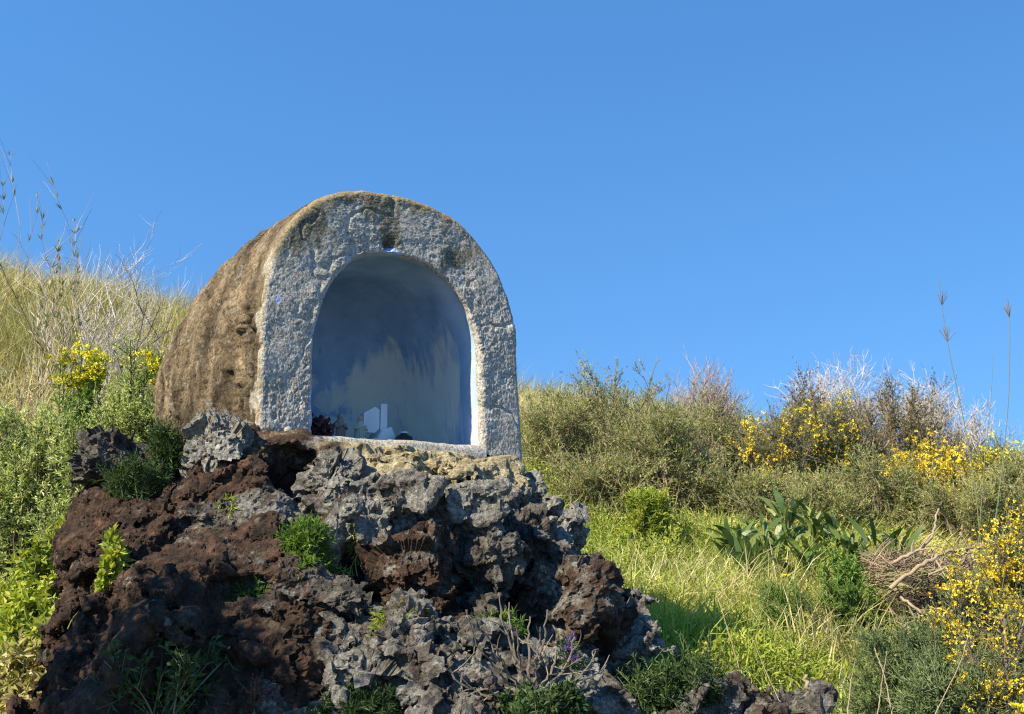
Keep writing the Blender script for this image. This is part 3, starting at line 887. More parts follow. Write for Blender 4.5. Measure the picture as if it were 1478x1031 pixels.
for a in (
    (700, 815, 4.98, 84, 92, .36, 1, 'blackish angular boulder jammed above the dark hollow in the outcrop', 0, -.35, .4),
    (752, 785, 5.25, 62, 100, .36, 2, 'upright dark boulder with pale crown beside the blackish angular one', .1, .15, .2),
    (592, 828, 4.78, 110, 130, .42, 3, 'brown faced boulder with grey lichen on its right flank', .85, .25, .5),
    (690, 892, 4.86, 72, 78, .30, 4, 'small black stone with a white lichen patch inside the hollow', 0, .1, 1.0),
    (762, 790, 5.4, 60, 80, .34, 5, 'grey stone with white crust on the right shoulder of the outcrop', .1, .62, .8),
    (812, 868, 5.15, 125, 112, .46, 6, 'broad tan brown boulder at the right edge of the dark hollow', .75, .35, .2),
    (868, 915, 5.2, 84, 72, .40, 7, 'low brown boulder at the foot of the outcrop above the grass', .8, .2, .6),
    (625, 905, 4.72, 76, 92, .32, 8, 'rust topped stone below the brown faced boulder', .85, .2, .3),
    (775, 985, 4.55, 130, 84, .34, 9, 'pale tan slab of rock behind the bare dead twigs', .55, .55, .1),
    (640, 985, 4.45, 120, 96, .36, 10, 'grey mottled stone at the bottom edge left of the bare twigs', .2, .4, .9),
    (420, 912, 4.6, 120, 96, .40, 11, 'rusty rounded stone below the largest feathery plant', .95, -.1, .4),
    (395, 985, 4.42, 170, 100, .40, 12, 'dark brown stone at the bottom edge beside the red leaved seedling', .85, -.2, .1),
    (172, 668, 5.28, 92, 78, .36, 13, 'dark rounded rock on the left shoulder under the silvery shrub', .45, -.2, .3),
    (478, 700, 5.02, 84, 90, .34, 14, 'grey lichen coated stone under the left end of the ledge', .35, .5, .7),
    (1060, 1024, 5.5, 80, 44, .36, 15, 'flat grey rock poking out at the bottom right of the outcrop', .3, .3, .5),
    (318, 655, 5.12, 80, 110, .26, 16, 'pale crusted rock at the foot of the vault, left of the niche', .1, 1.0, .4)):
    boulder(*a[:7], a[7], a[8], a[9], a[10])

# ------------------------------------------------------------------ votive things inside the niche
def lathe(mb, prof, c, k=20, sq=1.0, rnd=.5):
    pr = np.array(prof)
    a = np.arange(k) * 2 * math.pi / k
    V = np.stack([c[0] + pr[:, :1] * np.cos(a), c[1] + sq * pr[:, :1] * np.sin(a), c[2] + pr[:, 1:] + 0 * a], -1)
    i = np.arange(len(pr) * k).reshape(len(pr), k)
    q = np.stack([i[:-1], np.roll(i[:-1], -1, 1), np.roll(i[1:], -1, 1), i[1:]], -1)
    mb.add(V.reshape(-1, 3), q.reshape(-1, 4), rnd=rnd)
def votive(name, px, py_top, c, label, cat):
    """an Empty on the niche floor under the pixel column; returns it and the height the photo shows"""
    l = ray_local(px, py_top, c)
    o = empty(name, s2w(np.array((l[0], c, .016))), label, cat, rz=YAW)
    return o, l[2] - .016
M['fig_brown'] = plain_mat('aged_plaster', [(.2, (.16, .11, .08)), (.8, (.42, .34, .27))], scale=40)
M['fig_pale'] = plain_mat('greenish_plaster', [(.2, (.30, .32, .22)), (.8, (.55, .56, .42))], scale=40)
M['skin'] = plain_mat('painted_face', [(.2, (.38, .26, .18)), (.8, (.55, .40, .30))], scale=40)
M['marble'] = plain_mat('white_marble', [(.2, (.62, .64, .66)), (.8, (.80, .81, .82))], .45, 12, .05)
M['blackglaze'] = plain_mat('dark_glaze', [(.2, (.015, .015, .02)), (.8, (.05, .05, .055))], .4, 20, .1)
M['maroon'] = leaf_mat('dried_maroon_petal', [(0, (.03, .012, .012)), (.7, (.10, .03, .028)), (1, (.26, .13, .10))], .1)
for px, pyt, c, mt, name, lab, sc_, lean in (
    (492, 596, .42, 'fig_brown', 'praying_figurine', 'small brown robed praying figurine, left of the pale greenish one', 1.0, 0),
    (520, 600, .36, 'fig_pale', 'robed_figurine', 'small pale greenish robed figurine beside the white marble stand', 1.25, 0)):
    root, hh = votive(name, px, pyt, c, lab, 'figurine')
    mb = MB(); u_ = hh
    lathe(mb, [(0, 0), (.20 * u_ * sc_, 0), (.19 * u_ * sc_, .06 * u_), (.15 * u_ * sc_, .3 * u_), (.16 * u_ * sc_, .55 * u_), (.15 * u_ * sc_, .66 * u_), (.07 * u_, .76 * u_), (.045 * u_, .79 * u_)], (0, 0, 0), 24, .75)
    for k in range(9):                                  # folds of the robe
        aa = math.pi * (1.05 + k * .9 / 8)
        pl = np.array([(math.cos(aa) * r_ * u_ * sc_, .75 * math.sin(aa) * r_ * u_ * sc_, z_ * u_) for r_, z_ in ((.195, .02), (.155, .28), (.158, .52))])
        add_tubes(mb, pl, .012 * u_, 5, .2)
    for s_ in (-1, 1):                                  # arms folded in prayer
        pl = np.array([(s_ * .15 * sc_ * u_, 0, .66 * u_), (s_ * .17 * sc_ * u_, -.07 * u_, .52 * u_), (s_ * .02 * u_, -.15 * u_, .60 * u_)])
        add_tubes(mb, pl, [.05 * u_, .05 * u_, .03 * u_], 8, .6)
    mb.build('robe', M[mt], root, True)
    mb = MB(); lathe(mb, [(0, .77 * u_), (.05 * u_, .79 * u_), (.075 * u_, .86 * u_), (.07 * u_, .92 * u_), (.03 * u_, .97 * u_), (0, .98 * u_)], (0, -.02 * u_, 0), 16)
    add_tubes(mb, np.array([(0, -.095 * u_, .885 * u_), (0, -.105 * u_, .865 * u_), (0, -.09 * u_, .855 * u_)]), .01 * u_, 5, .5)
    mb.build('head', M['skin'], root, True)
    mb = MB(); lathe(mb, [(.13 * u_, .62 * u_), (.095 * u_, .78 * u_), (.095 * u_, .90 * u_), (.06 * u_, .98 * u_), (0, 1.0 * u_)], (0, .025 * u_, 0), 16)
    mb.build('veil', M[mt], root, True)
# white marble stand: post with flared foot and a broad tablet leaning on it
root, hh = votive('marble_stand', 552, 584, .50, 'white marble stand with square tablet, broad flared foot and upright post', 'stand')
pxm = .50 / .50 * (SO[1] + .45) / F_PX
def prism(mb, pts, y0, y1):
    n = len(pts); pts = np.array(pts)
    V = np.concatenate([np.stack([pts[:, 0], np.full(n, y), pts[:, 1]], -1) for y in (y0, y1)])
    i = np.arange(n); j = (i + 1) % n
    t = [(0, k, k + 1) for k in range(1, n - 1)] + [(n, n + k + 1, n + k) for k in range(1, n - 1)]
    mb.add(V, np.stack([i, i + n, j + n, j], 1), np.array(t), .5)
mb = MB(); prism(mb, [(-.022, .06), (.022, .06), (.020, hh), (-.018, hh)], -.02, .02); mb.build('post', M['marble'], root)
mb = MB(); prism(mb, [(-.10, 0), (.12, 0), (.12, .035), (.06, .06), (.030, .12), (-.028, .10), (-.045, .062), (-.10, .04)], -.055, .055); mb.build('foot', M['marble'], root)
mb = MB(); prism(mb, [(-.128, .085), (-.055, .085), (-.032, .11), (-.032, hh - .035), (-.060, hh - .02), (-.105, hh - .045), (-.128, hh - .06)], -.028, .012); mb.build('tablet', M['marble'], root)
root, hh = votive('dried_bouquet', 462, 602, .22, 'withered dark red bouquet lying in the left corner of the niche', 'bouquet')
rg_ = np.random.default_rng(5); mb = MB()
b0 = rg_.normal(size=(420, 3)) * [.026, .03, .2 * hh] + [0, 0, hh * .45]; b0[:, 2] = np.clip(b0[:, 2], .004, hh)
add_leaves(mb, b0, rg_.normal(size=(420, 3)), .035, .022, rg_, rg_.uniform(0, 1, 420)); mb.build('blossoms', M['maroon'], root)
mb = MB(); e0 = rg_.normal(size=(14, 3)) * [.04, .03, .0] + [0, 0, .01]
add_tubes(mb, np.stack([e0, e0 * .5 + [.01, .02, hh * .4], e0 * 1.2 + [0, 0, hh * .8]], 1), .003, 4, .3); mb.build('stems', M['darkbark'], root)
root, hh = votive('overturned_bowl', 583, 622, .40, 'dark glazed bowl turned upside down right of the marble stand', 'bowl')
mb = MB(); lathe(mb, [(.062, .0), (.064, .004), (.060, .35 * hh), (.044, .66 * hh), (.02, .8 * hh), (.02, .8 * hh + .006), (0, .8 * hh + .006)], (0, 0, 0), 28); mb.build('shell', M['blackglaze'], root, True)
mb = MB(); lathe(mb, [(.02, .8 * hh + .005), (.022, .8 * hh + .014), (.016, .8 * hh + .014), (.014, .8 * hh + .007)], (0, 0, 0), 20); mb.build('foot_ring', M['marble'], root, True)

# ------------------------------------------------------------------ plants
def curve(a, m, b, n=6):
    t = np.linspace(0, 1, n)[None, :, None]
    return (1 - t) ** 2 * a[:, None] + 2 * t * (1 - t) * m[:, None] + t ** 2 * b[:, None]

def bush(name, label, cat, base, rx, ry, h, seed, leaf, stem='bark', flower=None, group=None, nclump=26, ntwig=26, nleaf=9, twig=.22,
         ll=.03, lw=.011, up=.5, low=.12, out=.5, fl_frac=.0, fl_n=5, fl_r=.012, fl_top=0.0, spread=.10, stem_r=.012, lumpy=.35, leafdir=.55, hang=0.0, shade=.0):
    rng = np.random.default_rng(seed)
    root = empty(name, base, label, cat, group)
    d = unit(rng.normal(size=(nclump, 3)) + [0, 0, .25])
    rad = rng.uniform(.35, 1, (nclump, 1)) ** .45
    lump = 1 + lumpy * vnoise(d + seed * 1.7, 1.3, seed)[:, None]
    c = d * rad * lump * [rx, ry, h * (1 - low) / 2] * .9 + [0, 0, h * (1 + low) / 2]
    c[:, 2] = np.maximum(c[:, 2], .04 * h)
    b0 = rng.normal(size=(nclump, 3)) * [rx * spread, ry * spread, 0]
    b0[:, 2] = -.06
    m = b0 * .6 + c * [.45, .45, .62] + rng.normal(size=(nclump, 3)) * rx * .06
    st = curve(b0, m, c, 7)
    mb = MB()
    add_tubes(mb, st, np.linspace(1, .35, 7) * stem_r * rng.uniform(.6, 1.2, (nclump, 1)), 5, rng.uniform(0, 1, nclump))
    # twigs
    T = nclump * ntwig
    k = np.repeat(np.arange(nclump), ntwig)
    tt = rng.uniform(.55, 1.0, T)
    fi = tt * 6; i0 = np.minimum(fi.astype(int), 5); fr_ = (fi - i0)[:, None]
    p0 = st[k, i0] * (1 - fr_) + st[k, i0 + 1] * fr_
    outd = unit(c[k] - [0, 0, h * .35])
    td = unit(outd * out + rng.normal(size=(T, 3)) * .75 + [0, 0, up])
    tl = twig * rng.uniform(.45, 1.15, T)[:, None]
    p2 = p0 + td * tl + np.array([0, 0, -hang]) * tl
    p1 = p0 + td * tl * .5 + rng.normal(size=(T, 3)) * twig * .06
    p2[:, 2] = np.maximum(p2[:, 2], .01)
    tw = curve(p0, p1, p2, 4)
    add_tubes(mb, tw, np.array([1, .8, .6, .35]) * stem_r * .22, 3, rng.uniform(0, 1, T))
    mb.build('stems', M[stem], root)
    if nleaf:
        N = T * nleaf
        k2 = np.repeat(np.arange(T), nleaf)
        t2 = rng.uniform(.12, 1, N)[:, None]
        lb = (1 - t2) ** 2 * p0[k2] + 2 * t2 * (1 - t2) * p1[k2] + t2 ** 2 * p2[k2]
        ld = unit(td[k2] * leafdir + unit(rng.normal(size=(N, 3))) * .7 + [0, 0, .15])
        hue = np.clip(np.repeat(rng.uniform(-.22, .22, nclump), ntwig * nleaf) + rng.normal(.5, .2, N), 0, 1)
        mb = MB()
        add_leaves(mb, lb, ld, ll * rng.uniform(.6, 1.3, N), lw * rng.uniform(.7, 1.2, N), rng, hue, normal=unit(rng.normal(size=(N, 3)) * .55 + [-.45, -.45, .7]))
        mb.build('foliage', M[leaf], root)
    if flower:
        pick = np.where((rng.uniform(0, 1, T) < fl_frac) & (p2[:, 2] > fl_top * h))[0]
        k3 = np.repeat(pick, fl_n)
        t3 = rng.uniform(.45, 1.05, len(k3))[:, None]
        fb = p0[k3] * (1 - t3) + p2[k3] * t3 + rng.normal(size=(len(k3), 3)) * fl_r * 1.2
        mb = MB()
        fb4 = np.repeat(fb, 4, 0); n4 = len(fb4)
        add_leaves(mb, fb4, rng.normal(size=(n4, 3)) + [0, 0, .5], fl_r * rng.uniform(.9, 1.9, n4), fl_r * rng.uniform(.8, 1.4, n4), rng, np.clip(np.repeat(rng.uniform(0, 1, len(k3)), 4) + rng.normal(0, .15, n4), 0, 1))
        mb.build('blossoms', M[flower], root)
    return root

def bare(name, label, cat, base, h, rx, seed, mat, group=None, n0=10, levels=4, per=4, r0=.010, wig=.16, up=.35, lean=(0, 0), ratio=.58, tuft=None):
    """leafless branching plant"""
    rng = np.random.default_rng(seed)
    root = empty(name, base, label, cat, group)
    mb = MB()
    a = rng.uniform(0, 2 * math.pi, n0)
    tilt = rng.uniform(.15, 1, n0) * rx / h
    d = unit(np.stack([np.cos(a) * tilt + lean[0], np.sin(a) * tilt + lean[1], np.ones(n0)], -1))
    s = np.stack([rng.normal(size=n0) * rx * .06, rng.normal(size=n0) * rx * .06, np.full(n0, -.05)], -1)
    L = h * .52 * rng.uniform(.65, 1.1, n0); r = np.full(n0, r0)
    tips = []
    for lv in range(levels):
        n = 6
        pts = [s]
        dd = d
        for k in range(n - 1):
            dd = unit(dd + rng.normal(size=dd.shape) * wig + [0, 0, up * .12])
            pts.append(pts[-1] + dd * (L / (n - 1))[:, None])
        poly = np.stack(pts, 1)
        add_tubes(mb, poly, r[:, None] * np.linspace(1, .55, n), 5 if lv < 2 else 3, rng.uniform(0, 1, len(s)))
        tips.append((poly, dd))
        Mx = len(s)
        k = np.repeat(np.arange(Mx), per)
        t = rng.uniform(.35, 1.0, len(k)) * (n - 1)
        i0 = np.minimum(t.astype(int), n - 2); f = (t - i0)[:, None]
        s = poly[k, i0] * (1 - f) + poly[k, i0 + 1] * f
        base_d = unit(poly[k, i0 + 1] - poly[k, i0])
        d = unit(base_d + rng.normal(size=(len(k), 3)) * .55 + [0, 0, up])
        L = L[k] * ratio * rng.uniform(.6, 1.2, len(k)); r = r[k] * .58
    mb.build('branches', M[mat], root)
    if tuft:
        poly, dd = tips[-2]
        b_ = poly[:, 2:].reshape(-1, 3); dr = np.repeat(dd, 4, 0)
        pick = rng.uniform(0, 1, len(b_)) < .6
        b_, dr = np.repeat(b_[pick], 5, 0), np.repeat(dr[pick], 5, 0)
        mb = MB(); add_leaves(mb, b_, dr + rng.normal(size=b_.shape) * .3, .07 * rng.uniform(.5, 1.2, len(b_)), .006, rng, rng.uniform(0, 1, len(b_)))
        mb.build('foliage', M[tuft], root)
    return root

def on_hill(px, yy, top=None):
    """point of the hillside in the photo's column px at distance yy, and the height to the row 'top'"""
    x = (px - CXP) / F_PX * yy * 1.0
    for _ in range(3):
        z = float(hz(x, yy)); dcam = yy * math.cos(PITCH) + (z - EYE) * math.sin(PITCH)
        x = (px - CXP) / F_PX * dcam
    z = float(hz(x, yy))
    return (np.array((x, yy, z)), P(px, top, yy)[2] - z) if top is not None else np.array((x, yy, z))
def wpx(w, yy): return w * yy / F_PX

# grasses (nobody could count them)
def meadow(name, n, region, Lr, Wr, mat, bend, seed, dens=None, lean=.25, mixm=None):
    rng = np.random.default_rng(seed)
    x = rng.uniform(region[0], region[1], n); y = rng.uniform(region[2], region[3], n)
    cl = vnoise(np.stack([x, y, 0 * x], -1), 1.1, seed)
    keep = rng.uniform(-1, 1, n) < cl * 1.1 + .45
    if dens is not None: keep &= dens(x, y, rng)
    x, y, cl = x[keep], y[keep], cl[keep]
    b_ = np.stack([x, y, hz(x, y) - .02], -1)
    N = len(b_)
    wind = np.stack([vnoise(b_, .9, seed + 3), vnoise(b_, .9, seed + 4), 0 * x], -1)
    d = unit(rng.normal(size=(N, 3)) * lean + wind * .25 + [0, 0, 1])
    L = rng.uniform(*Lr, N) * (1 + .35 * cl)
    mb = MB()
    hue = np.clip(rng.normal(.5, .2, N) + .30 * vnoise(b_, .9, seed + 6) + .16 * vnoise(b_, 3.1, seed + 7), 0, 1)
    add_blades(mb, b_, d, L, rng.uniform(*Wr, N), rng.uniform(*bend, N), rng, hue)
    o = mb.build(name, M[mat])
    return tag(o, kind='stuff')
def pxcol(x, y): return CXP + F_PX * x / (y * math.cos(PITCH) + (hz(x, y) - EYE) * math.sin(PITCH))
g1_ = meadow('dry_grass', 60000, (-9, -1.2, 7.6, 17), (.45, 1.0), (.006, .012), 'straw', (.05, .5), 11, lambda x, y, r: pxcol(x, y) < 420)
tag(g1_, 'tall dry straw coloured grass covering the hillside behind the shrine on the left', 'grass')
g2_ = meadow('dry_ridge_grass', 16000, (-1.0, 3.0, 12.5, 17.5), (.4, .8), (.006, .012), 'straw', (.05, .4), 12)
tag(g2_, 'pale dry grass along the ridge just right of the shrine', 'grass')
g3_ = meadow('fresh_grass', 46000, (-.6, 4.6, 6.4, 11.2), (.18, .50), (.009, .019), 'grass', (.1, .7), 13)
tag(g3_, 'bright yellow green grass in the sunlit hollow right of the outcrop', 'grass')
def cover(name, n, region, mat, L, Wd, hmax, seed, label, dens=None):
    rng = np.random.default_rng(seed)
    x = rng.uniform(region[0], region[1], n); y = rng.uniform(region[2], region[3], n)
    if dens is not None:
        k = dens(x, y, rng); x, y = x[k], y[k]
    n = len(x)
    cl = np.clip(vnoise(np.stack([x, y, 0 * x], -1), 1.6, seed) * .8 + .5, .08, 1)
    b_ = np.stack([x, y, hz(x, y) + rng.uniform(0, 1, n) ** .7 * hmax * cl], -1)
    mb = MB()
    add_leaves(mb, b_, rng.normal(size=(n, 3)) * .8 + [0, 0, .7], L * rng.uniform(.6, 1.3, n), Wd * rng.uniform(.7, 1.2, n), rng, np.clip(rng.normal(.5, .22, n) + .2 * vnoise(b_, 1.1, seed + 2), 0, 1))
    return tag(mb.build(name, M[mat]), label, 'ground cover', kind='stuff')
cover('hill_undergrowth', 120000, (-9, 10, 9.5, 18.5), 'olive', .045, .016, .38, 14, 'low olive scrub between the bushes on the slope')
cover('left_undergrowth', 60000, (-5.0, -1.3, 4.4, 9), 'lime', .040, .018, .45, 15, 'leafy weeds under the silvery shrubs left of the outcrop', lambda x, y, r: pxcol(x, y) < 330)
cover('right_undergrowth', 50000, (.2, 5.5, 4.2, 8.2), 'gorsegreen', .035, .010, .28, 16, 'low green weeds at the lower right below the grass')

g4_ = meadow('dead_grass', 12000, (-.4, 4.6, 6.6, 10.8), (.25, .6), (.006, .013), 'straw', (.1, .6), 17, lambda x, y, r: vnoise(np.stack([x, y, 0 * x], -1), 1.5, 71) > .12)
tag(g4_, 'dead straw coloured grass mixed in patches through the bright grass', 'grass')
cover('meadow_weeds', 42000, (-.4, 4.8, 6.6, 11.0), 'lime', .05, .018, .50, 18, 'leafy green weeds growing in patches through the grass', lambda x, y, r: vnoise(np.stack([x, y, 0 * x], -1), 1.3, 72) > .08)
# --- left of the outcrop
def pb(px, yy, top, wide, *a, **k): pass
B = []
def plant(kind, name, label, cat, px, yy, top, wide, seed, **kw):
    base, h = on_hill(px, yy, top)
    h = max(h, .12)
    rx = wpx(wide / 2, yy)
    if kind == 'bush': return bush(name, label, cat, base, rx, kw.pop('ry', rx * .85), h, seed, **kw)
    return bare(name, label, cat, base, h, rx, seed, **kw)
sil = dict(leaf='silver', stem='darkbark', ll=.034, lw=.009, nclump=54, ntwig=26, nleaf=15, twig=.16, low=.1, up=.6, stem_r=.011)
plant('bush', 'silvery_shrub', 'tall silvery green shrub right against the left wall of the vault', 'shrub', 165, 6.9, 505, 170, 101, group='silvery shrubs left of the outcrop', **sil)
plant('bush', 'silvery_shrub', 'silvery shrub with dark bare forks showing, at the left picture edge', 'shrub', 40, 6.7, 545, 200, 102, group='silvery shrubs left of the outcrop', **sil)
plant('bush', 'silvery_shrub', 'low silvery shrub between the outcrop and the left picture edge', 'shrub', 100, 6.2, 625, 150, 103, group='silvery shrubs left of the outcrop', **{**sil, 'nclump': 34})
spg = dict(leaf='green', stem='greenstem', flower='lemon', fl_frac=.85, fl_n=10, fl_r=.016, fl_top=.87, ll=.05, lw=.012, nclump=26, ntwig=20, nleaf=10, twig=.14, up=.9)
plant('bush', 'flowering_spurge', 'spurge with a lemon yellow flower dome touching the vault', 'flowering plant', 190, 7.5, 492, 120, 104, group='yellow domes behind the silvery shrub', **spg)
plant('bush', 'flowering_spurge', 'smaller spurge with two lemon flower heads above the silvery shrub', 'flowering plant', 100, 7.4, 512, 110, 105, group='yellow domes behind the silvery shrub', **spg)
lim = dict(leaf='lime', stem='greenstem', ll=.055, lw=.026, nclump=30, ntwig=18, nleaf=9, twig=.15, low=.05, up=.7, leafdir=.3)
plant('bush', 'leafy_weed', 'sunlit yellow green leafy weed just left of the outcrop', 'weed', 95, 5.9, 745, 100, 106, group='sunlit weeds at the lower left', **lim)
plant('bush', 'leafy_weed', 'lush yellow green weed clump at the left picture edge', 'weed', 25, 5.7, 790, 130, 107, group='sunlit weeds at the lower left', **lim)
plant('bush', 'leafy_weed', 'lowest yellow green weed in front of the dark outcrop edge', 'weed', 62, 5.2, 865, 120, 108, group='sunlit weeds at the lower left', **lim)
plant('bush', 'straw_weed', 'half dry weed at the bottom left corner', 'weed', 15, 5.0, 935, 110, 109, **{**lim, 'leaf': 'straw', 'nclump': 22})
brm = dict(mat='tan', n0=5, levels=4, per=3, r0=.007, wig=.10, up=.6)
plant('bare', 'wispy_broom', 'tallest wispy broom with feathery tufts against the sky at far left', 'shrub', 55, 8.2, 195, 90, 111, group='wispy plants on the left skyline', tuft='olive', **brm)
plant('bare', 'wispy_broom', 'thin bare stemmed plant at the very left picture edge', 'shrub', 8, 7.4, 290, 60, 112, group='wispy plants on the left skyline', tuft='straw', **brm)
plant('bare', 'bleached_twigs', 'tangle of whitish twigs on the skyline between broom and vault', 'shrub', 135, 10.5, 270, 130, 113, group='wispy plants on the left skyline', mat='pale', n0=12, levels=4, per=4, r0=.009)
plant('bare', 'forked_sapling', 'bare forked sapling leaning right just behind the vault', 'sapling', 212, 9.0, 225, 80, 114, group='wispy plants on the left skyline', mat='bark', n0=3, levels=4, per=3, r0=.014, lean=(.28, 0), wig=.14)
plant('bare', 'bleached_twigs', 'thin pale twig spray low on the skyline beside the vault', 'shrub', 262, 11, 340, 60, 115, group='wispy plants on the left skyline', mat='pale', n0=6, levels=3, per=3, r0=.008)
plant('bare', 'dark_twig_plant', 'dark branching dead plant inside the silvery shrub', 'shrub', 60, 6.0, 690, 150, 116, mat='darkbark', n0=6, levels=3, per=3, r0=.010, wig=.22)
plant('bare', 'arching_bramble', 'arching bare stems over the dry grass left of the vault', 'bramble', 170, 8.4, 440, 190, 117, mat='tan', n0=9, levels=2, per=2, r0=.006, wig=.28, up=-.15)

# --- bushes on the slope to the right
olv = dict(leaf='olive', stem='tan', ll=.036, lw=.011, nclump=46, ntwig=32, nleaf=9, twig=.27, up=.6, low=.02, stem_r=.013, leafdir=.8, lumpy=.6)
for i, (px, yy, top, wide, lab) in enumerate((
    (800, 11.6, 555, 200, 'olive green broom directly right of the shrine'),
    (885, 12.2, 540, 240, 'largest olive green broom on the slope, behind the grass'),
    (965, 11.4, 575, 210, 'dark based olive broom above the bright grass'),
    (860, 10.9, 660, 200, 'lower olive broom bordering the top of the bright grass'),
    (1010, 12.6, 580, 150, 'olive broom mixed with grey twigs left of the yellow gorse'),
    (1260, 11.4, 660, 200, 'broad olive shrub above the large dark leaves'),
    (1390, 11.0, 680, 190, 'olive shrub behind the tall thin flower stalks'),
    (1180, 11.0, 690, 190, 'low olive shrub below the upper yellow gorse'),
    (1470, 11.6, 650, 120, 'olive shrub cut by the right picture edge'),
    (1080, 11.2, 670, 150, 'small olive shrub under the left part of the yellow gorse'))):
    plant('bush', 'broom_shrub', lab, 'shrub', px, yy, top, wide, 130 + i, group='olive shrubs on the right slope', **olv)
olk = {**olv, 'leaf': 'olivedark'}
plant('bush', 'dark_shrub', 'rounded dark shrub crowned by whitish twigs on the right skyline', 'shrub', 1300, 13.2, 545, 210, 150, **olk)
plant('bush', 'dark_shrub', 'dark shrub sloping down toward the right end of the skyline', 'shrub', 1430, 13.8, 640, 170, 151, **olk)
plant('bush', 'withered_shrub', 'reddish brown withered shrub behind the yellow gorse', 'shrub', 1165, 13.4, 550, 90, 152, **{**olv, 'leaf': 'brownleaf', 'nclump': 36})
plant('bush', 'withered_shrub', 'grey brown withered shrub below the pinkish twigs', 'shrub', 1055, 12.9, 600, 110, 153, **{**olv, 'leaf': 'brownleaf', 'nclump': 36})
plant('bush', 'withered_shrub', 'brown withered shrub left of the dark hollow under the rounded shrub', 'shrub', 1235, 12.6, 600, 110, 154, **{**olv, 'leaf': 'brownleaf', 'nclump': 36})
twg = dict(n0=34, levels=4, per=4, r0=.012, wig=.16, up=.45)
plant('bare', 'bare_bush', 'pinkish bare bush standing out on the skyline left of the gorse', 'bare shrub', 1025, 13.8, 500, 110, 160, mat='pinkish', group='bare bushes on the right skyline', **twg)
plant('bare', 'bare_bush', 'whitish bare bush on the skyline right of the gorse', 'bare shrub', 1225, 14.2, 495, 110, 161, mat='pale', group='bare bushes on the right skyline', **twg)
plant('bare', 'bare_bush', 'spreading white bare bush on the right crown of the rounded dark shrub', 'bare shrub', 1335, 14.0, 505, 120, 162, mat='pale', group='bare bushes on the right skyline', **twg)
plant('bare', 'bare_bush', 'rightmost white bare bush hanging over the skyline slope', 'bare shrub', 1385, 13.6, 540, 90, 163, mat='pale', group='bare bushes on the right skyline', lean=(.25, 0), **twg)
plant('bare', 'bare_bush', 'grey bare twigs mixed into the olive broom', 'bare shrub', 1000, 12.0, 600, 100, 164, mat='tan', group='bare bushes on the right skyline', **{**twg, 'r0': .007, 'n0': 20})
plant('bare', 'wispy_broom', 'dark wispy sprig rising above the broom on the ridge', 'shrub', 930, 12.8, 480, 90, 165, mat='bark', tuft='olive', n0=5, levels=4, per=3, r0=.009, up=.4)
grs = dict(leaf='gorsegreen', stem='bark', flower='yellow', fl_frac=.15, fl_n=6, fl_r=.017, ll=.03, lw=.008, nclump=44, ntwig=26, nleaf=9, twig=.28, up=.7, low=.05, leafdir=.9)
plant('bush', 'gorse_bush', 'yellow flowering gorse in the middle of the slope', 'gorse', 1130, 12.0, 578, 160, 170, group='yellow gorse bushes', **grs)
plant('bush', 'gorse_bush', 'yellow flowering gorse adjoining the reddish withered shrub', 'gorse', 1190, 12.2, 572, 150, 171, group='yellow gorse bushes', **grs)
plant('bush', 'gorse_bush', 'sparse yellow gorse near the right end of the slope', 'gorse', 1355, 11.8, 635, 160, 172, group='yellow gorse bushes', **{**grs, 'fl_frac': .4})
plant('bush', 'gorse_bush', 'pale yellow gorse tip on the right skyline', 'gorse', 1450, 12.4, 625, 70, 173, group='yellow gorse bushes', **{**grs, 'flower': 'lemon', 'nclump': 24, 'fl_frac': .25})
nrg = {**grs, 'fl_r': .0105, 'll': .024, 'lw': .006, 'fl_n': 7, 'twig': .2, 'fl_frac': .26, 'lumpy': .6}
plant('bush', 'gorse_bush', 'brightest yellow gorse at the right picture edge beside the brush pile', 'gorse', 1468, 6.5, 735, 100, 174, group='yellow gorse bushes', **{**nrg, 'fl_frac': .55, 'fl_top': .45})
plant('bush', 'gorse_bush', 'tall straggling yellow gorse in front of the brush pile', 'gorse', 1425, 6.0, 800, 110, 175, group='yellow gorse bushes', **nrg)
plant('bush', 'gorse_bush', 'low yellow gorse in the bottom right corner', 'gorse', 1440, 5.6, 905, 130, 176, group='yellow gorse bushes', **nrg)
fth = dict(leaf='gorsegreen', stem='greenstem', ll=.032, lw=.006, nclump=44, ntwig=24, nleaf=14, twig=.16, up=.6, low=.03, leafdir=.5)
plant('bush', 'feathery_shrub', 'grey green feathery shrub below the brush pile', 'shrub', 1315, 6.0, 880, 170, 180, group='feathery shrubs at the lower right', **fth)
plant('bush', 'feathery_shrub', 'feathery shrub at the bottom edge left of the corner gorse', 'shrub', 1370, 5.6, 945, 150, 181, group='feathery shrubs at the lower right', **fth)
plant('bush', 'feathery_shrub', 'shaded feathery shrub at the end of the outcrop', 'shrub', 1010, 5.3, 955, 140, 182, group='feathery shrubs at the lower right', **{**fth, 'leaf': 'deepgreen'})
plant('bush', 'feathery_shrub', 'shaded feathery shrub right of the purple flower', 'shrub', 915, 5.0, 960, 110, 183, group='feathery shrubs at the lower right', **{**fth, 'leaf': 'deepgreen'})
plant('bush', 'tall_weed', 'bright green tall weed standing in the middle of the grass', 'weed', 1130, 7.9, 850, 80, 184, group='green weeds in the grass', **{**fth, 'leaf': 'green', 'nclump': 20, 'lumpy': .9, 'spread': .5, 'up': 1.1})
plant('bush', 'tall_weed', 'bright green weed at the upper edge of the grass below the broom', 'weed', 935, 10.0, 700, 70, 185, group='green weeds in the grass', **{**fth, 'leaf': 'lime', 'nclump': 16, 'll': .06, 'lw': .014, 'lumpy': .9, 'spread': .6, 'up': 1.2})
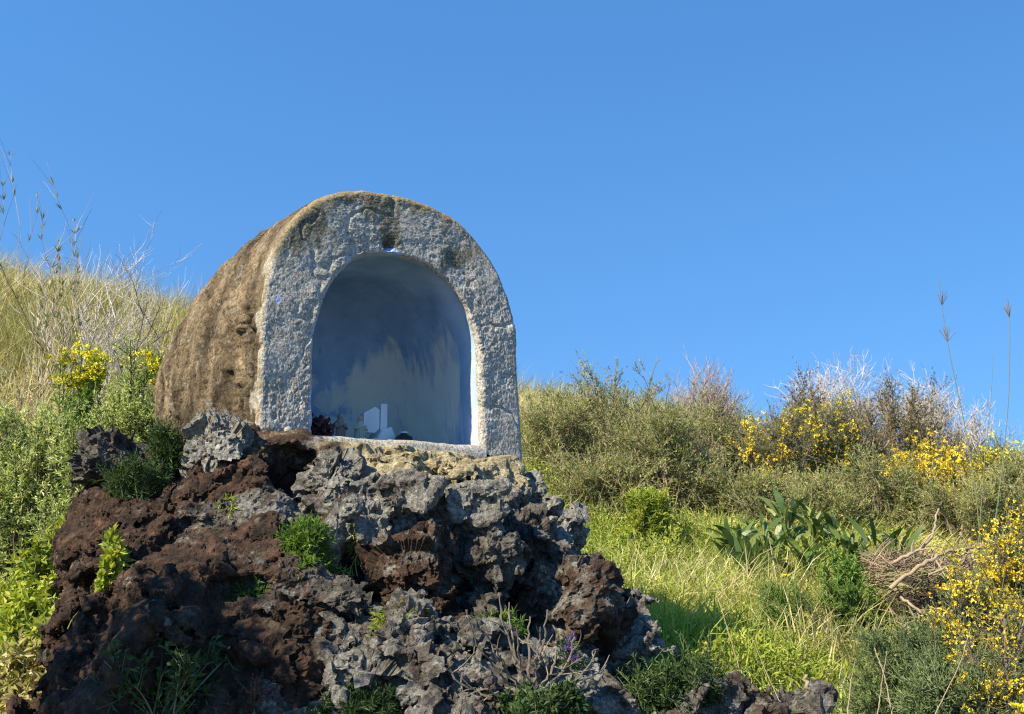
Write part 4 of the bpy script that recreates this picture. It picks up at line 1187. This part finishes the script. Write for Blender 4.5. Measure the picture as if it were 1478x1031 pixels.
plant('bush', 'tall_weed', 'green weed left of the brush pile under the large leaves', 'weed', 1235, 7.8, 800, 90, 186, group='green weeds in the grass', **{**fth, 'leaf': 'green', 'nclump': 18, 'll': .045, 'lw': .012, 'lumpy': .9, 'spread': .5, 'up': 1.1})

# broad leaved rosettes above the grass
def rosette(px, yy, top, wide, n, seed, label, mat='broad'):
    rng = np.random.default_rng(seed)
    base, h = on_hill(px, yy, top)
    root = empty('broadleaf_plant', base, label, 'plant', 'broad leaved plants above the grass')
    a = rng.uniform(0, 2 * math.pi, n)
    tilt = rng.uniform(.1, .75, n)
    d = np.stack([np.cos(a) * tilt, np.sin(a) * tilt, np.ones(n)], -1)
    z0 = rng.uniform(.1, 1.0, n) * max(h - .22, .05)
    b_ = np.stack([np.cos(a) * rng.uniform(.0, .1, n), np.sin(a) * rng.uniform(.0, .1, n), z0 - .02], -1)
    L = rng.uniform(.18, .33, n)
    mb = MB()
    add_blades(mb, b_, d, L, L * rng.uniform(.15, .25, n), rng.uniform(.1, .6, n), rng, rng.uniform(0, 1, n), 6, [.35, .8, 1.0, .85, .5, .03])
    mb.build('leaves', M[mat], root)
    mb = MB(); add_tubes(mb, np.array([(0, 0, -.05), (.01, 0, h * .4), (0, .01, max(h - .22, .05))]), .012, 6, .5); mb.build('stem', M['greenstem'], root)
for i, (px, yy, top, w_, lab) in enumerate((
    (1065, 9.6, 752, 60, 'leftmost dark rosette of big leaves at the edge of the bright grass'),
    (1105, 9.8, 735, 70, 'dark big leaved plant just right of the leftmost rosette'),
    (1140, 9.9, 715, 80, 'tallest big leaved plant, its top leaves pale in the sun'),
    (1175, 9.8, 722, 70, 'big leaved plant right of the tallest one'),
    (1205, 9.7, 735, 60, 'big leaved plant with upright leaves in the middle of the patch'),
    (1235, 9.5, 745, 60, 'big leaved plant beside the withered leaf'),
    (1268, 9.3, 752, 60, 'big leaved plant with wide spreading leaves'),
    (1300, 9.1, 758, 60, 'rightmost big leaved plant left of the brush pile'),
    (1085, 9.2, 775, 50, 'low big leaved plant in front of the leftmost rosette'),
    (1160, 9.2, 768, 60, 'low big leaved plant in front of the tallest one'))):
    rosette(px, yy, top - 14, w_, 44, 200 + i, lab)
# brush pile with its branches
def stick(name, pts, r, label, cat, mat, seed, group=None, side=3):
    rng = np.random.default_rng(seed)
    pts = np.array(pts, float)
    t = np.linspace(0, len(pts) - 1, 24)
    c = np.stack([np.interp(t, np.arange(len(pts)), pts[:, k]) for k in range(3)], -1)
    for _ in range(3): c[1:-1] = (c[:-2] + 2 * c[1:-1] + c[2:]) / 4
    c[1:-1] += rng.normal(size=(22, 3)) * r * .35
    mb = MB(); add_tubes(mb, c, r * np.linspace(1, .55, 24) * rng.uniform(.88, 1.12, 24), 7, .5)
    for _ in range(side):
        i = rng.integers(5, 20); d = unit(c[i + 1] - c[i] + rng.normal(size=3) * .8); l = r * rng.uniform(5, 14)
        add_tubes(mb, np.array([c[i], c[i] + d * l * .5 + rng.normal(size=3) * r * .5, c[i] + d * l]), [r * .5, r * .4, r * .2], 5, .6)
    o = mb.build(name, M[mat], None, True)
    return tag(o, label, cat, group)
yb = 8.0
pbase, ph = on_hill(1355, yb, 800)
root = empty('brush_pile', pbase, 'heap of dead tangled twigs and straw with dark twigs put in for its shaded gap', 'brush pile')
rng = np.random.default_rng(300)
def arcs(n, cx, cz, rx, rz, ry, L, seed, bend=.5):
    r_ = np.random.default_rng(seed)
    a = np.stack([cx + r_.uniform(-1, 1, n) * rx, r_.uniform(-1, 1, n) * ry, cz + r_.uniform(-1, 1, n) * rz], -1)
    d = unit(r_.normal(size=(n, 3)) * [1, .5, .55]); l = L * r_.uniform(.5, 1.3, (n, 1))
    return curve(a - d * l / 2, a + r_.normal(size=(n, 3)) * l * bend * .5, a + d * l / 2, 6)
mb = MB(); add_tubes(mb, arcs(420, 0, ph * .86, .40, ph * .10, .22, .34, 301) + np.array([0, .16, 0]), .0035, 3, rng.uniform(-.2, .6, 420)); add_tubes(mb, arcs(150, -.2, ph * .2, .2, ph * .16, .2, .36, 302) + np.array([0, -.3, 0]), .004, 4, rng.uniform(.4, 1, 150)); mb.build('pale_twigs', M['tan'], root)
mb = MB(); add_tubes(mb, arcs(500, .05, ph * .5, .36, ph * .26, .22, .3, 303) + np.array([0, -.12, 0]), .004, 3, rng.uniform(0, .6, 500)); mb.build('shade_twigs', M['darkbark'], root)  # dark-barked twigs in front put the hollow's shade into colour
mb = MB(); n_ = 600
add_blades(mb, np.stack([rng.uniform(-.42, .42, n_), rng.uniform(-.3, .3, n_), ph * rng.uniform(.66, .86, n_)], -1), rng.normal(size=(n_, 3)) * [1, .6, .25], rng.uniform(.06, .15, n_), .005, rng.uniform(.2, .9, n_), rng, rng.uniform(.2, .9, n_)); mb.build('straw', M['straw'], root)
for pts, r_, lab in (
    (((1285, 850, 7.5), (1330, 815, 7.5), (1372, 795, 7.6), (1422, 790, 7.9)), .016, 'long pale dead branch lying across the top of the brush pile'),
    (((1290, 812, 7.6), (1325, 795, 7.6), (1345, 775, 7.7), (1355, 735, 7.9)), .013, 'crooked dead branch rising from the left of the brush pile'),
    (((1340, 830, 7.4), (1375, 815, 7.4), (1400, 830, 7.4), (1418, 862, 7.4)), .009, 'forked pale dead branch drooping over the right of the brush pile'),
    (((1395, 800, 7.6), (1430, 783, 7.7), (1478, 786, 7.8)), .010, 'thin dead branch pointing right from the brush pile'),
    (((1300, 862, 7.3), (1330, 885, 7.2), (1372, 905, 7.2)), .010, 'pale broken dead branch at the lower left of the brush pile')):
    stick('dead_branch', [P(*p) for p in pts], r_, lab, 'dead branch', 'tan', int(pts[0][0]), 'dead branches on the brush pile')

# tall thin flower stalks against the sky
def stalk(pts, r, label, umbels, seed):
    pw = [P(*p) for p in pts]
    root = empty('flower_stalk', pw[0], label, 'stalk', 'tall thin stalks at the right')
    pts = np.array(pw) - pw[0]
    t = np.linspace(0, len(pts) - 1, 30)
    c = np.stack([np.interp(t, np.arange(len(pts)), pts[:, k]) for k in range(3)], -1)
    for _ in range(4): c[1:-1] = (c[:-2] + 2 * c[1:-1] + c[2:]) / 4
    mb = MB(); add_tubes(mb, c, r * np.linspace(1, .45, 30), 6, .5); mb.build('stem', M['greenstem'], root, True)
    rng = np.random.default_rng(seed)
    for f in umbels:
        i = int(f * 29); mb = MB()
        d = unit(rng.normal(size=(16, 3)) * .35 + [0, 0, 1])
        add_tubes(mb, np.stack([c[i] + 0 * d, c[i] + d * .05, c[i] + d * .10 * rng.uniform(.6, 1.2, (16, 1))], 1), .0014, 3, .5)
        mb.build('umbel', M['bark'], root)
stalk(((1418, 815, 7.6), (1408, 700, 7.6), (1390, 600, 7.6), (1372, 520, 7.6), (1362, 460, 7.6), (1354, 400, 7.6)), .004, 'left tall thin stalk with a small tuft, leaning left against the sky', (.72, .88), 1)
stalk(((1430, 800, 7.5), (1445, 690, 7.5), (1456, 580, 7.5), (1458, 470, 7.5), (1454, 430, 7.5)), .004, 'tall thin stalk nearest the right picture edge, with one tuft', (.86,), 2)
stalk(((1412, 790, 7.8), (1420, 680, 7.8), (1430, 580, 7.8), (1434, 510, 7.8)), .0032, 'shortest thin stalk, without a tuft, between the two tall ones', (), 3)

# dry stems and a broken stake at the bottom right
for i, (pts, r_, lab) in enumerate((
    (((1090, 1045, 5.2), (1060, 940, 5.3), (1035, 860, 5.4)), .003, 'thin dry stem leaning left in the shaded corner of the grass'),
    (((1140, 1045, 5.1), (1110, 980, 5.2), (1085, 920, 5.3)), .0025, 'short dry stem next to the broken stake'),
    (((1290, 1045, 5.1), (1278, 980, 5.2), (1262, 935, 5.3)), .0035, 'dry brown stem with a bent tip left of the feathery shrub'),
    (((1265, 1045, 5.0), (1272, 990, 5.1), (1280, 940, 5.1)), .003, 'dry stem crossing the bent one'),
    (((1345, 1040, 5.1), (1385, 960, 5.2), (1402, 905, 5.3)), .0025, 'dry stem slanting over the feathery shrub'),
    (((1222, 1040, 5.0), (1228, 985, 5.1), (1235, 950, 5.1)), .003, 'upright dry stem between the stake and the feathery shrub'))):
    stick('dry_stem', [P(*p) for p in pts], r_, lab, 'dry stem', 'tan', 400 + i, 'dry stems at the lower right', 1)
stick('broken_stake', [P(1172, 1060, 5.2), P(1168, 1015, 5.2), P(1164, 975, 5.2)], .014, 'short broken brown stake standing at the bottom edge', 'stake', 'tan', 410, None, 1)

# --- on the outcrop
root = empty('dead_twig_bush', P(765, 1000, 4.25), 'bare greyish dead twigs fanning out in front of the dark hollow', 'dead shrub')
rng = np.random.default_rng(500); mb = MB()
o0 = P(765, 1000, 4.25)
tips = [(655, 945), (645, 965), (672, 880), (720, 855), (700, 900), (735, 870), (765, 890), (790, 880), (830, 920), (860, 940), (875, 960), (850, 985), (700, 985), (690, 1005), (715, 930), (745, 900), (805, 935), (780, 905)]
pls = []
for k, (px, py) in enumerate(tips):
    e = P(px, py, 4.25 + rng.uniform(-.25, .2)) - o0
    mid = e * .5 + np.array([e[0] * .25, rng.uniform(-.1, .05), -abs(e[0]) * .18 - .02]) + rng.normal(size=3) * .012
    pl = curve(np.zeros((1, 3)), mid[None], e[None], 14)[0]
    pl[1:-1] += rng.normal(size=(12, 3)) * .004
    pls.append(pl)
pls = np.array(pls)
add_tubes(mb, pls, np.linspace(.0055, .0022, 14)[None] * rng.uniform(.8, 1.3, (len(pls), 1)), 5, rng.uniform(.2, 1, len(pls)))
kk = rng.integers(0, len(pls), 40); ki = rng.integers(5, 13, 40)
d = unit(unit(pls[kk, ki] - pls[kk, ki - 1]) + rng.normal(size=(40, 3)) * .6); l = rng.uniform(.05, .13, (40, 1))
s_ = pls[kk, ki]
add_tubes(mb, curve(s_, s_ + d * l * .5 + rng.normal(size=(40, 3)) * .01, s_ + d * l, 5), np.array([.003, .0026, .0022, .0018, .0012]), 4, rng.uniform(.2, 1, 40))
mb.build('branches', M['bark'], root)

def tuft(name, label, cat, px, py, yy, w, h, seed, group=None, **kw):
    """a plant rooted on the rock at the pixel; w and h in photo pixels"""
    k = dict(leaf='green', stem='greenstem', ll=.035, lw=.007, nclump=22, ntwig=14, nleaf=9, twig=.08, up=.7, low=.02, stem_r=.004)
    k.update(kw)
    return bush(name, label, cat, P(px, py, yy), wpx(w / 2, yy), wpx(w / 2, yy) * .8, wpx(h, yy), seed, group=group, **k)
gp = 'small plants growing on the outcrop'
tuft('feathery_weed', 'largest bright green feathery plant, on the rock below the niche', 'weed', 440, 868, 4.62, 84, 118, 601, gp, nclump=40, ntwig=18, nleaf=12)
tuft('feathery_weed', 'bright yellow green feathery plant above the bottom edge of the rock', 'weed', 575, 945, 4.42, 64, 58, 602, gp, leaf='lime', nclump=26)
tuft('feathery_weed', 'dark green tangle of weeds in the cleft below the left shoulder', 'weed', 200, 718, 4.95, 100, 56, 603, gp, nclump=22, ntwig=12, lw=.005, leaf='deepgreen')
tuft('feathery_weed', 'green sprigs climbing beside the pale crusted rock', 'weed', 243, 680, 5.08, 56, 70, 604, gp, leaf='deepgreen')
tuft('nettle', 'upright nettle with bright leaves in the dark left cleft of the rock', 'nettle', 158, 868, 4.55, 36, 104, 605, gp, leaf='lime', ll=.04, lw=.022, nclump=14, ntwig=7, nleaf=6, twig=.05)
tuft('small_weed', 'yellowish little weed right of the iron red rock', 'weed', 333, 755, 4.88, 40, 34, 606, gp, leaf='lime', nclump=12, ntwig=8)
tuft('small_weed', 'tiny yellow green weed below the yellowish little weed', 'weed', 322, 798, 4.82, 44, 26, 607, gp, leaf='lime', nclump=10, ntwig=7)
tuft('small_weed', 'green ferny weed low on the brown rock face', 'weed', 345, 885, 4.55, 70, 34, 608, gp, leaf='green', nclump=16, ntwig=9)
tuft('small_weed', 'small weed clinging right of the largest feathery plant', 'weed', 520, 795, 4.82, 30, 40, 609, gp, leaf='olive', nclump=10)
tuft('leafy_sprig', 'small bright sprig against the pale crusted rock', 'weed', 302, 678, 5.12, 24, 26, 610, gp, leaf='lime', nclump=6, ntwig=5)
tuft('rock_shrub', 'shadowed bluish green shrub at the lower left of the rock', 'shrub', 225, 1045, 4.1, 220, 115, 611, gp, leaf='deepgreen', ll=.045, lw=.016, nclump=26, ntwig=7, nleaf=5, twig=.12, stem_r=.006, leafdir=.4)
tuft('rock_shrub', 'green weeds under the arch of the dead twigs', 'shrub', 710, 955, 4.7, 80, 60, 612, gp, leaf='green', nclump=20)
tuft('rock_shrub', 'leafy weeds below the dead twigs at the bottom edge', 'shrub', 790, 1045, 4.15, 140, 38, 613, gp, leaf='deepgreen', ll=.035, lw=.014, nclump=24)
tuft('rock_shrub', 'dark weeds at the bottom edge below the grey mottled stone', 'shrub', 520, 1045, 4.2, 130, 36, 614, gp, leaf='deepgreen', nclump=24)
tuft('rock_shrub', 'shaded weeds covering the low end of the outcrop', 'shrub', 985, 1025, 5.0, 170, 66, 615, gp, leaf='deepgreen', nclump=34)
tuft('red_seedling', 'small red leaved seedling near the bottom edge', 'seedling', 368, 1012, 4.2, 20, 26, 616, gp, leaf='red', ll=.016, lw=.008, nclump=6, ntwig=4, nleaf=4)
tuft('purple_flower', 'small purple flower among the dead twigs', 'flower', 824, 968, 4.5, 20, 34, 617, gp, leaf='deepgreen', flower='purple', fl_frac=.5, fl_n=6, fl_r=.007, fl_top=.6, nclump=6, ntwig=5)
def clump(px, py, yy, h, n, seed, label, mat='grass'):
    rng = np.random.default_rng(seed)
    root = P(px, py, yy); mb = MB(); hh = wpx(h, yy)
    b_ = rng.normal(size=(n, 3)) * [.035, .03, 0] + [0, 0, -.02]
    add_blades(mb, b_, rng.normal(size=(n, 3)) * .3 + [0, 0, 1], hh * rng.uniform(.5, 1.2, n), .004, rng.uniform(.1, .8, n), rng, rng.uniform(0, .7, n))
    o = mb.build('grass_tuft', M[mat]); o.location = root
    tag(o, label, 'grass tuft', 'grass tufts on the outcrop')
for i, a in enumerate(((375, 950, 4.4, 40, 40, 'grass tuft on the brown slope above the red seedling'), (480, 940, 4.5, 40, 40, 'grass tuft between the rusty stone and the yellow green plant'),
                       (440, 915, 4.55, 44, 36, 'grass tuft at the foot of the rusty rounded stone'), (300, 850, 4.7, 50, 20, 'thin grass tuft on the striated brown slab'),
                       (125, 900, 4.5, 40, 14, 'few grass blades at the left edge of the outcrop'), (505, 825, 4.75, 40, 14, 'few thin blades right of the largest feathery plant'))):
    clump(a[0], a[1], a[2], a[3], a[4], 700 + i, a[5])
def dandelion(px, py, yy, label, seed):
    p = P(px, py, yy); b_ = np.array((p[0], p[1], float(hz(p[0], p[1]))))
    root = empty('yellow_flower', b_, label, 'flower', 'single yellow flowers in the grass')
    h = p[2] - b_[2]; rng = np.random.default_rng(seed)
    mb = MB(); add_tubes(mb, np.array([(0, 0, -.02), (.02, 0, h * .5), (0, 0, h)]), .003, 5, .5); mb.build('stem', M['greenstem'], root)
    mb = MB(); a = np.linspace(0, 2 * math.pi, 18, endpoint=False)
    d = np.stack([np.cos(a), np.sin(a) * .9 - .25, np.full(18, .35)], -1)
    add_leaves(mb, np.tile([[0, 0, h]], (18, 1)), d, .034, .014, rng, rng.uniform(0, 1, 18)); add_blobs(mb, np.array([[0, -.004, h + .004]]), .010, rng, .2)
    mb.build('petals', M['lemon'], root)
dandelion(1134, 832, 7.6, 'single yellow flower in the middle of the grass', 1)
dandelion(1186, 1008, 5.6, 'single yellow flower low in the shade beside the broken stake', 2)
dandelion(1467, 1020, 4.9, 'single yellow flower in the bottom right corner', 3)

# unseen tree added left of the camera to shade the outcrop's lower left
bush('added_shade_tree', 'unseen leafy tree added left of the outcrop to cast dappled shade on it', 'tree', (-2.46, 2.98, .1), .58, .60, 3.15, 900, 'green', nclump=44, ntwig=22, nleaf=9, twig=.2, ll=.06, lw=.026, low=.42, stem_r=.022, spread=.03)
